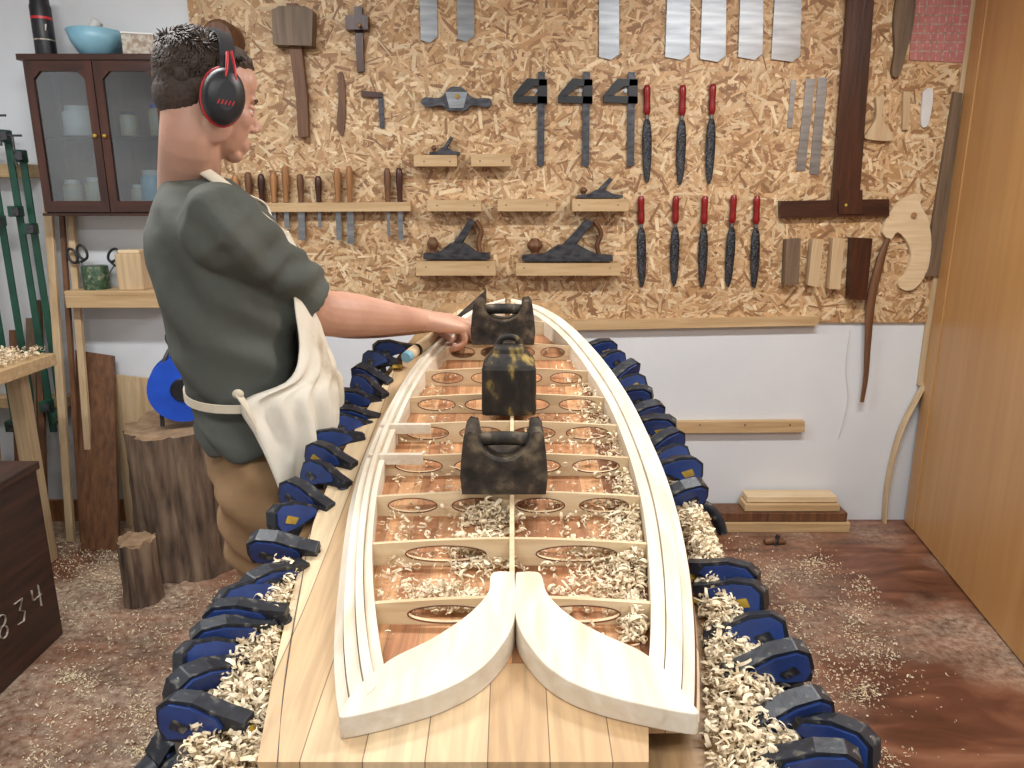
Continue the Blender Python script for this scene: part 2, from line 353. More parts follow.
def plane(x0,x1,yb,hs,big):
    a=on_y(x0,yb,YT-.035); b_=on_y(x1,yb,YT-.035); L=(b_-a).length; zt=a.z; m=T()
    def q(u,v,o=0): return V((a.x+u*L,YT-.035+o,zt+v*L*hs))
    w=.026
    m.prism([q(0,.002,w),q(1,.002,w),q(1,.07,w),q(.8,.09,w),q(.62,.19,w),q(.4,.19,w),q(.25,.09,w),q(0,.07,w)],(0,-2*w,0),'dsteel')
    m.prism([q(.36,.08,w*.8),q(.48,.08,w*.8),q(.78,.44,w*.8),q(.70,.48,w*.8)],(0,-1.6*w,0),'dsteel')
    m.prism([q(.42,.16,w*.6),q(.56,.14,w*.6),q(.70,.34,w*.6),q(.62,.38,w*.6)],(0,-1.2*w,0),'black')
    m.tube([q(.14,.05),q(.14,.1),q(.14,.18),q(.14,.26)],[.012*L/.2,.009*L/.2,.018*L/.2,.008*L/.2],'brown',14,n=12)
    if big: m.tube([q(.86,.05),q(.83,.18),q(.87,.32),q(.79,.46)],[(.010,.016),(.011,.015),(.011,.017),(.011,.024)],'brown',12,n=14,ref=(0,1,0))
    m.build('hand_plane',bevel=.0015)
plane(424,490,259,1.25,True); plane(522,612,261,.95,True); plane(577,622,198,.9,False); plane(430,460,155,1.2,False)
for (a_,b_,yb,sl) in [(419,437,43,2),(456,474,42,2),(599,619,60,0),(668,690,60,-3),(703,726,62,-3),(741,763,60,-3),(776,801,62,-5)]:
    m=T(); m.flat([(a_-sl*.3,-52),(b_-sl*.3,-52),(b_+sl*.2,yb-6),(b_+sl*.2-8,yb),(a_+sl,yb-3)],'steel',.003,YT-.006)
    xm=(a_+b_)/2; p=on_y(xm,-52,YT-.01); m.tube([p,p+V((0,0,.06)),p+V((0,0,.15))],[.012,.015,.012],'oak',12,n=8); m.cyl(on_y(xm,-30,YT),on_y(xm,-30,YT-.02),.005,.005,'dsteel',8); m.build('saw_blade')
for x in (541,586,631):
    m=T(); m.flat([(x-3,72),(x+4,72),(x+3,166),(x-4,166)],'dsteel',.004,YT-.01)
    m.flat([(x-28,96),(x-28,103),(x+6,104),(x+6,97)],'black',.02,YT)
    m.flat([(x-28,96),(x-20,97),(x-8,87),(x+6,86),(x+6,80),(x-14,79),(x-20,86)],'black',.02,YT)
    m.flat([(x-2,80),(x+6,80),(x+6,104),(x-4,104)],'black',.02,YT)
    p=on_y(x-6,91,YT-.016); m.cyl(p,p+V((0,-.012,0)),.008,.008,'steel',14)
    m.build('combination_square',bevel=.001)
for (x,y0,y1,l) in [(647,85,183,0),(683,85,185,-3),(713,84,184,-4),(641,196,287,1),(676,196,286,-2),(705,196,287,-3),(734,195,287,-6),(757,196,288,-3)]:
    m=T(); p=on_y(x,y0,YT-.014); q=on_y(x+l,y1,YT-.01); h=p.lerp(q,.3)
    m.tube([p,p.lerp(h,.15),p.lerp(h,.5),p.lerp(h,.85),h],[.010,.0155,.014,.0155,.010],'red',12,n=12)
    m.cyl(h,p.lerp(q,.34),.008,.007,'steel',10)
    g=p.lerp(q,.42); m.tube([p.lerp(q,.33),g,p.lerp(q,.65),p.lerp(q,.9),q],[(.006,.004),(.018,.005),(.021,.005),(.015,.004),(.005,.003)],'file',10,ref=(0,1,0),n=16)
    m.build('wood_rasp')
m=T(); m.flat([(849,-40),(875,-40),(857,206),(830,206)],'dark',.02,YT-.012); m.flat([(778,201),(886,199),(886,216),(778,218)],'darkX',.03,YT); m.flat([(838,190),(862,190),(862,214),(838,214)],'dark',.006,YT-.032); m.cyl(on_y(846,205,YT-.03),on_y(846,205,YT-.04),.006,.006,'yellow',12); m.build('wooden_t_square',bevel=.002)
for P_ in ([(791,80),(796,80),(792,128),(787,128)],[(806,79),(815,79),(805,171),(796,171)],[(818,77),(827,78),(819,175),(809,174)]):
    m=T(); m.flat(P_,'steel',.003,YT); m.build('steel_ruler')
m=T(); m.flat([(874,98),(882,98),(880,118),(890,134),(888,141),(864,139),(866,132),(874,118)],'pineZ',.02,YT,40); m.build('wooden_scraper',bevel=.002)
m=T(); m.flat([(902,92),(909,92),(907,130),(901,130)],'pineZ',.015,YT); m.build('wooden_wedge')
m=T(); m.flat([(922,92),(928,88),(932,93),(930,112),(926,126),(920,124)],'whitep',.01,YT,24); m.build('wooden_tag')
m=T(); m.flat([(914,-12),(972,-12),(963,63),(909,60)],'pink',.004,YT)
for i in range(1,8):
    m.flat([(913+i*7,-10),(913.8+i*7,-10),(908+i*7-i*.2,61),(907.3+i*7-i*.2,61)],'label',.005,YT)
    m.flat([(913.5-i*.6,-12+i*9),(970-i*1.2,-12+i*9),(970-i*1.2,-11.2+i*9),(913.5-i*.6,-11.2+i*9)],'label',.005,YT)
m.build('cutting_mat')
m=T(); m.flat([(897,-14),(912,-14),(912,20),(905,50),(897,76),(890,74),(893,50),(892,20)],'grey wood',.02,YT,40); m.build('curved_spokeshave_blank')
for i,P_ in enumerate([[(783,239),(797,238),(795,283),(781,284)],[(809,238),(820,239),(814,286),(804,284)],[(829,237),(840,238),(836,288),(825,288)],[(848,237),(868,238),(862,299),(845,298)]]):
    m=T(); m.flat(P_,['grey wood','pineZ','pineZ','dark'][i],.045,YT); m.build('sanding_block',bevel=.003)
m=T(); m.flat([(880,232),(886,215),(898,201),(912,194),(921,196),(918,204),(926,220),(929,245),(925,270),(915,286),(904,290),(896,284),(904,272),(909,255),(904,240),(895,232),(888,240)],'ribw',.02,YT,70); m.cyl(on_y(914,215,YT-.02),on_y(914,215,YT-.03),.012,.012,'oak'); m.build('curved_template',bevel=.002)
m=T(); P=[on_y(a_,b_,YT-.02) for a_,b_ in ((888,238),(880,262),(871,300),(868,340),(866,375),(862,402))]; m.tube(P,[(.012,.01),(.02,.012),(.022,.012),(.016,.01),(.012,.01),(.009,.008)],'brown',10,n=30,ref=(0,1,0)); m.build('bent_batten')
m=T(); m.flat([(952,92),(960,94),(938,276),(922,276)],'grey wood',.02,YT); m.build('wooden_straightedge',bevel=.002)
m=T(); P=[on_y(a_,b_,YW-.03) for a_,b_ in ((950,255),(945,320),(928,375),(901,430),(888,480),(884,522))]; m.tube(P,[(.006,.025)]*6,'pineZ',10,n=30,ref=(0,1,0)); m.build('bent_wood_strip')
m=T(); m.flat([(566,319),(815,315),(815,324),(566,329)],'pine',.04,YW); m.build('trim_2',bevel=.003)
m=T(); m.flat([(668,420),(802,419),(802,430),(668,431)],'pine',.035,YW); 
for x in (700,745,790): p=on_y(x,425,YW-.035); m.cyl(p,p+V((0,-.002,0)),.004,.004,'dsteel',8)
m.build('trim_3',bevel=.002)
m=T(); m.tube([on_y(850,330,YW-.004),on_y(846,370,YW-.006),on_y(848,400,YW-.006),on_y(838,440,YW-.004)],[.0018]*4,'whitep',6,n=20); m.build('pull_cord')
st=empty('timber_offcuts')
for (a_,b_,zz,h_,dy,k) in [(690,846,0,.05,.13,'pine'),(696,843,.052,.045,.12,'brown'),(742,836,.10,.035,.11,'pine'),(745,834,.138,.03,.09,'ribw')]:
    x_0=on_y(a_,520,YW-.1).x; x_1=on_y(b_,520,YW-.1).x; m=T(); m.bb((x_0,YW-.02-dy,zz),(x_1,YW-.02,zz+h_),k); m.build('offcut',st,bevel=.003)
p=on_z(775,545,0); m=T(); m.tube([p+V((-.05,0,.015)),p+V((0,.01,.02)),p+V((.05,0,.012))],[.012,.02,.008],'brown',10,n=8); m.cyl(p+V((0,0,.0)),p+V((0.01,0,.05)),.012,.01,'dsteel'); m.build('dropped_small_plane')
# ================================================================ CABINET
cb=empty('glazed_wall_cabinet'); yb_=YW-.0005; yf=YW-.17
xa,xb=on_y(24,60,yf).x,on_y(163,60,yf).x; zt,zb=on_y(90,56,yf).z,on_y(90,213,yf).z
m=T(); t=.018
m.bb((xa,yf,zb),(xa+t,yb_,zt),'dark'); m.bb((xb-t,yf,zb),(xb,yb_,zt),'dark'); m.bb((xa,yf,zb),(xb,yb_,zb+t),'darkX'); m.bb((xa-.02,yf-.02,zt-t),(xb+.02,yb_,zt+.006),'darkX'); m.bb((xa,yb_-.008,zb),(xb,yb_,zt),'grey wood')
m.bb((xa,yf+.03,(zt+zb)/2-.006),(xb,yb_,(zt+zb)/2+.006),'darkX'); m.bb((xa-.012,yf-.012,zb-.012),(xb+.012,yb_,zb),'darkX')
m.build('carcass',cb,bevel=.002)
xm=(xa+xb)/2
for (l,r) in ((xa+.004,xm-.002),(xm+.002,xb-.004)):
    m=T(); fw=.034; y0=yf-.018
    m.bb((l,y0,zb+.004),(l+fw,yf-.001,zt-.02),'dark'); m.bb((r-fw,y0,zb+.004),(r,yf-.001,zt-.02),'dark'); m.bb((l+fw,y0,zb+.004),(r-fw,yf-.001,zb+.05),'darkX'); m.bb((l+fw,y0,zt-.06),(r-fw,yf-.001,zt-.02),'darkX')
    for u in (0,1):
        xx=[l+fw,r-fw][u]; s_=1 if u==0 else -1; m.prism([(xx,y0,zt-.06),(xx+s_*.03,y0,zt-.06),(xx,y0,zt-.09)],(0,.016,0),'dark')
    m.bb((l+fw,yf-.010,zb+.05),(r-fw,yf-.007,zt-.06),'glass'); m.build('glazed_door',cb)
m=T(); m.ell((xm-.02,yf-.028,(zt+zb)/2),(.008,.008,.008),'yellow'); m.ell((xm+.02,yf-.028,(zt+zb)/2),(.008,.008,.008),'yellow'); m.build('knobs',cb)
def jar(x,z,r,h,k,k2='whitep'):
    m=T(); y=yf+.085; m.tube([(x,y,z),(x,y,z+h*.06),(x,y,z+h*.78),(x,y,z+h*.88)],[r*.95,r,r,r*.75],k,18,n=None); m.cyl((x,y,z+h*.86),(x,y,z+h),r*.8,r*.8,k2); m.build('jar',cb)
zs=(zt+zb)/2+.0065; w_=(xb-xa)
jar(xa+w_*.26,zs,.065,.12,'whitep'); jar(xa+w_*.42,zs,.03,.08,'jar','black'); jar(xa+w_*.63,zs,.035,.1,'jar','dsteel'); jar(xa+w_*.85,zs,.035,.13,'jar','blue')
z_=zb+t+.001
for i,(u,r_,h_,k_) in enumerate([(.14,.04,.12,'jar'),(.32,.045,.13,'jar'),(.44,.03,.1,'grey wood'),(.64,.03,.1,'jar'),(.76,.05,.16,'lblue'),(.88,.035,.2,'whitep')]): jar(xa+w_*u,z_,r_,h_,k_)
zt2=zt+.0065
p=on_y(46,50,yf+.06); m=T(); m.tube([(p.x,p.y,zt2),(p.x,p.y,zt2+.01),(p.x,p.y,zt2+.19),(p.x,p.y,zt2+.2),(p.x,p.y,zt2+.24)],[.038,.04,.04,.036,.034],'black',24); m.tube([(p.x,p.y,zt2+.06),(p.x,p.y,zt2+.065)],[.0405,.0405],'label',24)
for i in range(4): m.tube([(p.x-.026+.016*i,p.y-.036+.006*abs(i-1.5),zt2+.08),(p.x-.018+.016*i,p.y-.037+.006*abs(i-1.5),zt2+.12)],[.003,.003],'whitep',6)
m.tube([(p.x,p.y,zt2+.14),(p.x,p.y,zt2+.15)],[.0405,.0405],'redp',24); m.build('aerosol_can')
p=on_y(97,50,yf+.07); m=T(); m.tube([(p.x,p.y,zt2),(p.x,p.y,zt2+.004),(p.x,p.y,zt2+.05),(p.x,p.y,zt2+.1),(p.x,p.y,zt2+.1),(p.x,p.y,zt2+.03)],[.05,.062,.092,.108,.1,.05],'lblue',28); m.build('plastic_bowl')
m=T(); m.tube([(p.x-.05,p.y,zt2+.05),(p.x+.02,p.y,zt2+.14)],[.02,.022],'whitep',12); m.build('plastic_scoop')
p=on_y(140,45,yf+.07); m=T(); m.box((p.x,p.y,zt2+.04),(.12,.1,.08),'label',Matrix.Rotation(.3,3,'Z')); m.box((p.x,p.y,zt2+.084),(.126,.106,.008),'whitep',Matrix.Rotation(.3,3,'Z')); m.build('cardboard_box',bevel=.002)
m=T(); p=on_y(222,40,YT-.06); m.tube([p+V((0,.06,0)),p+V((0,-.03,0)),p+V((0,-.05,0))],[.075,.075,.06],'brown',26); m.build('round_wood_block')
m=T(); a=on_y(72,292,YW-.1); b_=on_y(167,292,YW-.1); zs=on_y(100,291,YW-.16).z; ye=YW-.0005
m.bb((a.x,YW-.16,zs-.02),(b_.x,ye,zs),'pine'); m.bb((a.x,YW-.16,zs-.075),(b_.x,YW-.14,zs-.02),'pine'); m.bb((a.x,YW-.14,zs-.075),(a.x+.02,ye,zs-.02),'pine'); m.bb((b_.x-.02,YW-.14,zs-.075),(b_.x,ye,zs-.02),'pine'); m.build('wooden_shelf',bevel=.002)
p=on_y(97,285,YW-.08); tn=empty('tin_of_scissors'); m=T(); m.tube([(p.x,p.y,zs+.0005),(p.x,p.y,zs+.1),(p.x,p.y,zs+.104),(p.x,p.y,zs+.1),(p.x,p.y,zs+.01)],[.055,.055,.053,.05,.05],'green',26); m.build('tin',tn)
m=T()
for (ox,oy,an) in ((-.016,-.01,-.32),(.016,.012,.62)):
    b0=V((p.x+ox,p.y+oy,zs+.012)); d=V((math.sin(an),0,math.cos(an))); e=b0+d*.115; m.beam(b0,e,.012,.003,'steel')
    for s_ in (-1,1):
        cen=e+d*.036+V((d.z,0,-d.x))*s_*.024; m.tube([e]+[cen-d*math.cos(t_)*.032+V((d.z,0,-d.x))*math.sin(t_)*.020 for t_ in np.linspace(0,2*math.pi,17)],[.006]*18,'black',8,cap=False)
m.build('scissors',tn)
p=on_y(136,285,YW-.08); m=T(); m.bb((p.x-.055,p.y-.05,zs+.0005),(p.x+.06,p.y+.05,zs+.16),'pineZ'); m.bb((p.x-.045,p.y-.04,zs+.16),(p.x+.05,p.y+.04,zs+.175),'ribw'); m.build('wooden_tool_box',bevel=.003)
# ================================================================ LEFT SIDE RACK
rk=empty('sash_clamp_rack')
for i,(xt,yt,xb2,yb2,k,w_) in enumerate([(8,130,52,432,'cgreen',.02),(22,150,66,442,'cgreen',.02),(-4,140,30,440,'cgreen',.02),(-20,165,12,450,'cgreen',.02)]):
    m=T(); yy=YW-.12; p=on_y(xt,yt,yy); q=on_y(xb2,yb2,yy); q.x=(p.x+q.x)/2;p.x=q.x
    m.beam(p,q,.010,.030,k,(1,0,0))
    for u,s_ in ((.02,.05),(.25,.045),(.9,.05)):
        g=p.lerp(q,u); m.box(g+V((0,-.02,0)),(.034,.06,s_),k); m.box(g+V((.02,-.05,0)),(.03,.02,.035),'dsteel')
    g=p.lerp(q,.05)+V((0,-.05,0)); m.cyl(g,g+V((0,0,.12)),.006,.006,'dsteel',10); m.tube([g+V((-.04,0,.12)),g+V((.04,0,.12))],[.005,.005],'dsteel',8)
    m.build('sash_clamp',rk,bevel=.002)
m=T(); a=on_y(-30,300,YW); b_=on_y(60,300,YW); m.bb((a.x,YW-.08,on_y(20,178,YW).z),(b_.x,ye,on_y(20,172,YW).z+.03),'pine'); m.bb((a.x,YW-.08,.6),(b_.x,ye,.65),'pine'); m.build('rack_rails',rk,bevel=.002)
for i,(xt,yt,xb2,yb2,k,w_) in enumerate([(36,176,72,440,'pineZ',.035),(52,216,92,455,'pineZ',.03),(44,182,84,440,'brown',.02),(-10,330,24,470,'brown',.05),(2,318,40,462,'grey wood',.04),(-28,200,5,480,'pineZ',.04),(14,300,50,462,'brown',.025)]):
    m=T(); q=on_y(xb2,yb2,YW-.13); p=on_y(xt,yt,YW-.03); p.x=q.x; q.x=p.x+.03*(i%2); q.z=.004; q.y=YW-.25; m.beam(p,q,w_,.02,k,(0,1,0)); m.build('timber_batten',bevel=.002)
def lean(x0p,x1p,ytp,ybp,k,name,ty=.03,by=.35,t_=.02,shift=0):
    a=on_y(x0p,ytp,YW-ty); b_=on_y(x1p,ytp,YW-ty); zt_=a.z; m=T()
    w=b_.x-a.x; P=[V((a.x,YW-ty,zt_)),V((a.x+w,YW-ty,zt_*.97)),V((a.x+w+shift,YW-by,.003)),V((a.x+shift,YW-by,.003))]
    n_=(P[1]-P[0]).cross(P[3]-P[0]).normalized()*t_; m.prism(P,n_,k); return m.build(name,bevel=.002)
lean(75,112,350,0,'brown','dark_plank',.05,.34,.022,.07); lean(108,150,374,0,'pineZ','pine_board',.04,.09,.018,.02)
m=T(); p=on_z(70,515,0)
for i,(w,d,h) in enumerate([(.24,.26,.1),(.2,.2,.08),(.13,.14,.07),(.09,.1,.05)]):
    z=[0,.1,.18,.25][i]; m.box((p.x-.02-i*.012,p.y+.06+i*.01,z+h/2+.0005),(w,d,h-.001),'grey wood' if i%2 else 'ribw')
m.build('stacked_timber_blocks',bevel=.005)
def log(px_,y_,r,h,name,seed):
    p=V((px_,y_,0)); m=T(); Rg=[]; ns=90
    for i in range(12):
        z=.002+h*i/11; rg=[]
        for j in range(ns):
            t_=2*math.pi*j/ns; crack=-.14*max(0,1-abs(((t_*2.3+seed+.25*noise.noise(V((z*3,t_,seed))))%1.5)-.75)/.12)
            rr=r*(1+crack+.10*noise.noise(V((math.cos(t_)*1.6+seed,math.sin(t_)*1.6,z*1.2)))+.06*noise.noise(V((math.cos(t_)*7+seed,math.sin(t_)*7,z*2)))+.04*noise.noise(V((t_*14,z*8,seed)))+(.06 if i==0 else .02 if i==1 else 0))
            rg.append(V((p.x+rr*math.cos(t_),p.y+rr*math.sin(t_),z+(.03*noise.noise(V((math.cos(t_)*2,math.sin(t_)*2,seed))) if i==11 else 0))))
        Rg.append(rg)
    m.rings(Rg,'bark',True,False); m.add(Rg[-1],[tuple(range(ns))],'loghead'); m.add(Rg[0],[tuple(range(ns))],'loghead'); m.build(name)
log(-1.41,3.04,.245,.62,'tree_stump',3); log(-1.47,2.66,.07,.26,'small_log',9)
rl=empty('extension_cable_reel'); p=on_y(184,388,2.98); p.z=.64+.155; m=T()
ax=V((.35,-.93,0)).normalized()
for s_ in (-1,1):
    c0=p+ax*s_*.05; m.tube([c0-ax*.006,c0+ax*.006],[.135,.135],'blue',32); m.tube([c0+ax*.006*s_,c0+ax*.014*s_],[.05,.045],'black',20)
m.tube([p-ax*.045,p+ax*.045],[.08,.08],'black',24); u,v=frame(ax)
for i in range(5): m.tube([p+ax*(-.035+.0175*i)+(u*math.cos(t_)+v*math.sin(t_))*.1 for t_ in np.linspace(0,2*math.pi,33)],[.009]*33,'black',8,cap=False)
m.tube([p+ax*.07+V((-.1,0,-.15)),p+ax*.07+V((-.08,0,.08)),p+V((0,0,.19)),p+ax*-.07+V((.08,0,.08)),p-ax*.07+V((.1,0,-.15))],[.009]*5,'dsteel',8,n=30)
m.build('drum',rl)
m=T(); m.tube([p+V((.06,-.04,.08)),p+V((-.10,.1,.18)),on_y(178,320,3.38),on_y(205,290,3.395)],[.004]*4,'black',8,n=24); m.build('cable',rl)
# side bench
m=T(); zt_=.93
m.bb((-2.6,2.62,zt_-.05),(-1.90,3.02,zt_),'pine') 
for x in (-2.55,-2.05):
    for y in (2.66,2.98): m.bb((x-.03,y-.03,0.001),(x+.03,y+.03,zt_-.05),'pineZ')
m.bb((-2.55,2.65,.2),(-2.05,2.99,.22),'pine')
m.build('side_workbench',bevel=.003)
ch=empty('wooden_chest'); xq=-1.65
m=T(); m.bb((-2.35,1.78,.002),(xq,2.42,.64),'darkC'); m.build('body',ch,bevel=.004)
m=T(); m.bb((-2.36,1.77,.641),(xq+.008,2.43,.67),'darkC'); m.build('lid',ch,bevel=.004)
m=T()
def stroke(pts): m.tube([V(q) for q in pts],[(.0015,.005)]*len(pts),'label',6,ref=(1,0,0))
xx=xq+.0015; z=.17
for i,y in enumerate([2.02,2.11,2.20,2.29]):
    if i==3: stroke([(xx,y,z+.08),(xx,y,z+.04),(xx,y+.045,z+.04)]); stroke([(xx,y+.036,z+.08),(xx,y+.036,z)])
    elif i==1:
        for a_,b_ in ((.060,.020),(.020,.021)): stroke([(xx,y+.022+.019*math.cos(t_),z+a_+b_*math.sin(t_)) for t_ in np.linspace(0,6.283,14)])
    elif i==2: stroke([(xx,y,z+.08),(xx,y+.04,z+.08),(xx,y+.018,z+.046),(xx,y+.042,z+.03),(xx,y+.03,z),(xx,y,z+.004)])
    else: stroke([(xx,y+.022+.022*math.cos(t_),z+.04+.04*math.sin(t_)) for t_ in np.linspace(0,6.283,16)])
m.build('stencil',ch)
# ================================================================ WORKBENCH + BOARD
bw=empty('workbench')
def row(P,n): return cat([V(p) for p in P],n)
bL=[(d,-.40 if d<1.7 else -.40+.16*((d-1.7)/.75)**1.6) for d in np.linspace(.66,2.45,24)]
bR=[(d, .37 if d<1.4 else .37-.22*((d-1.4)/1.05)**1.6) for d in np.linspace(.66,2.45,24)]
m=T(); Rg=[]
for (d,xl),(_,xr) in zip(bL,bR):
    z=ztop(d)-.075; Rg.append([V((xl,d,z)),V((xr,d,z)),V((xr,d,z-.035)),V((xl,d,z-.035))])
m.rings(Rg,'bench',False); m.build('top',bw,bevel=.003)
m=T(); Rg=[]
for d in np.linspace(.75,2.35,14): z=ztop(d)-.111; Rg.append([V((-.2,d,z)),V((.2,d,z)),V((.2,d,.72)),V((-.2,d,.72))])
m.rings(Rg,'bench',False)
for y in (.9,2.15):
    for s_ in (-1,1): m.beam((s_*.16,y,.72),(s_*.28,y,0.001),.07,.05,'pine',(1,0,0))
    m.beam((-.24,y,.2),(.24,y,.2),.05,.03,'pine')
m.build('frame',bw,bevel=.003)
sb=empty('surfboard_frame')
OL=[(505,296),(480,303),(458,315),(435,335),(412,362),(395,387),(378,417),(362,453),(350,492),(343,532),(337,582),(333,632),(335,682),(342,722)]
IL=[(505,304),(486,311),(466,324),(446,343),(428,364),(412,390),(399,418),(388,446),(380,474),(375,505),(372,545),(374,592),(380,640),(388,680)]
OR=[(512,296),(540,303),(565,317),(590,340),(612,366),(632,396),(650,431),(668,472),(682,517),(692,567),(697,620),(698,670),(697,712)]
IR=[(510,304),(533,312),(556,329),(576,351),(596,380),(611,407),(625,441),(636,476),(644,512),(649,557),(651,602),(650,642),(645,690)]
n=64
wOL=row([S(*p) for p in OL],n); wIL=row([S(*p) for p in IL],n); wOR=row([S(*p) for p in OR],n); wIR=row([S(*p) for p in IR],n)
def rail(O,I,name,strips):
    m=T()
    for (u0,u1,dz,kk) in strips:
        Rg=[]
        for o_,i_ in zip(O,I):
            a=o_.lerp(i_,u0); b_=o_.lerp(i_,u1); a.z=ztop(a.y)+dz-(.008 if u0==0 else 0); b_.z=ztop(b_.y)+dz
            za=zsk(a.y)+.0006; zb=zsk(b_.y)+.0006
            Rg.append([a,b_,V((b_.x,b_.y,zb)),V((a.x,a.y,za))])
        m.rings(Rg,kk,False)
    m.build(name,sb,bevel=.001,keep=True)
rail(wOL,wIL,'rail_left',[(0,.22,-.011,'pale'),(.235,.52,-.002,'pale'),(.535,.74,.006,'pale'),(.755,1.0,-.006,'pale')])
rail(wOR,wIR,'rail_right',[(0,.05,-.016,'edge'),(.055,.30,-.008,'pale'),(.315,.66,.001,'pale'),(.675,1.0,-.005,'pale')])
PL=[(500,293),(455,312),(425,338),(398,364),(378,392),(358,424),(338,462),(320,505),(300,565),(282,635),(266,715),(254,780)]
pl=row([SK(a_,b_) for a_,b_ in PL],n)
pr=[V((p.x+.004,p.y,0)) for p in wOR]
def at_d(P,d):
    P=sorted(P,key=lambda p:p.y)
    if d<=P[0].y: return P[0].x
    for a,b_ in zip(P,P[1:]):
        if a.y<=d<=b_.y: return a.x+(b_.x-a.x)*((d-a.y)/max(b_.y-a.y,1e-6))
    return P[-1].x
dt=SK(560,762).y; dn=2.36; dr=SK(697,722).y; xc=SK(652,738).x
m=T(); Rg=[]
for d in list(np.linspace(dt,dr-.001,10))+list(np.linspace(dr,dn,55)):
    xl=at_d(pl,d); xr=at_d(pr,d)
    if d<dr: xr=xc-.01*(dr-d)/(dr-dt)
    z=zsk(d); Rg.append([V((xl,d,z)),V((xr,d,z)),V((xr,d,z-.016)),V((xl,d,z-.016))])
m.rings(Rg,'panel',False); m.build('bottom_panel',sb,keep=True)
m=T(); Rg=[]; ds=S(515,640).y
for d in np.linspace(ds,2.30,50):
    xl=at_d(wIL,d)-.004; xr=at_d(wIR,d)+.004; z=zsk(d)+.0015; Rg.append([V((xl,d,z)),V((xr,d,z)),V((xr,d,z-.002)),V((xl,d,z-.002))])
m.rings(Rg,'skinpanel',False); m.build('cedar_bottom_skin',sb,keep=True)
m=T(); m.tube([SK(a_,b_,.001) for a_,b_ in ((362,400),(320,500),(300,590),(285,680),(277,768))],[.0007]*5,'dsteel',5,n=20); m.build('pencil_line',sb,keep=True)
def plate(outline,holes,tt,mat3):
    cu=bpy.data.curves.new('c','CURVE'); cu.dimensions='2D'; cu.fill_mode='BOTH'; cu.extrude=tt/2
    for P in [outline]+holes:
        sp=cu.splines.new('POLY'); sp.points.add(len(P)-1); sp.use_cyclic_u=True
        for q,p in zip(sp.points,P): q.co=(p[0],p[1],0,1)
    ob=bpy.data.objects.new('c',cu); bpy.context.collection.objects.link(ob); dg=bpy.context.evaluated_depsgraph_get(); dg.update()
    me=bpy.data.meshes.new_from_object(ob.evaluated_get(dg)); vs=[mat3@v.co for v in me.vertices]; fs=[tuple(p.vertices) for p in me.polygons]
    bpy.data.objects.remove(ob); return vs,fs
for k in range(9):
    d=1.0+.15*k; xl=at_d(wIL,d)-.003; xr=at_d(wIR,d)+.003; w=xr-xl; zt_=ztop(d); TH=th(d)
    Mx=Matrix.Translation((0,d,0))@Matrix.Rotation(math.pi/2,4,'X')
    out=[(xl,zt_-TH+.001),(xr,zt_-TH+.001)]+[(xr+(xl-xr)*u,zt_-.010+.010*math.sin(math.pi*u)) for u in np.linspace(0,1,21)]
    if k<2: cen=[.27,.74]; hw=.145*w
    elif k<3: cen=[.14,.38,.62,.86]; hw=.092*w
    else: cen=[.14,.38,.62,.86]; hw=.095*w
    if k==8: cen=[.3,.7]; hw=.1*w
    holes=[]; rim=T()
    for u in cen:
        cx=xl+u*w; cz=zt_-.027; E=[(cx+hw*math.cos(t_),cz+.0145*math.sin(t_)) for t_ in np.linspace(0,2*math.pi,33)[:-1]]; holes.append(E)
        rim.tube([V((e[0],d-.0045,e[1])) for e in E+[E[0]]],[.0011]*33,'edge',5,cap=False)
    vs,fs=plate(out,holes,.008,Mx); m=T(); m.add(vs,fs,'ribw'); m.build('rib_%d'%(k+1),sb,keep=True); rim.build('rib_hole_rims_%d'%(k+1),sb,keep=True)
m=T(); Rg=[]
for d in np.linspace(.98,2.3,40): z=ztop(d); Rg.append([V((-.004,d,z+.002)),V((.004,d,z+.002)),V((.004,d,z-th(d)+.001)),V((-.004,d,z-th(d)+.001))])
m.rings(Rg,'ribw',False); m.build('stringer',sb,keep=True)
m=T()
for (a_,b_) in ((392,425),(382,455)): p=S(a_+14,b_,.0); m.box(p+V((.0,0,-.008)),(.11,.014,.022),'pale')
m.build('glue_blocks',sb,bevel=.001,keep=True)
def tail(P,name,nn):
    W=[S(a_,b_,.005) for a_,b_ in P]
    W=cat(W+[W[0]],nn)[:-1]; vs=W+[V((p.x,p.y,zsk(p.y)+.001)) for p in W]; N_=len(W); m=T()
    m.add(vs,[tuple(range(N_)),tuple(range(N_,2*N_))[::-1]]+[(i,i+N_,(i+1)%N_+N_,(i+1)%N_) for i in range(N_)],'pale'); m.build(name,sb,bevel=.002,keep=True)
tail([(514.5,572),(503,571),(491,574),(488,592),(468,614),(432,638),(392,658),(362,682),(344,704),(339,716),(352,716),(394,706),(438,692),(474,673),(498,650),(514.5,618)],'tail_block_left',130)
tail([(516,572),(530,571),(541,574),(547,592),(566,612),(600,632),(640,650),(668,672),(690,700),(699,712),(688,713),(650,706),(602,694),(564,678),(536,654),(516,618)],'tail_block_right',130)
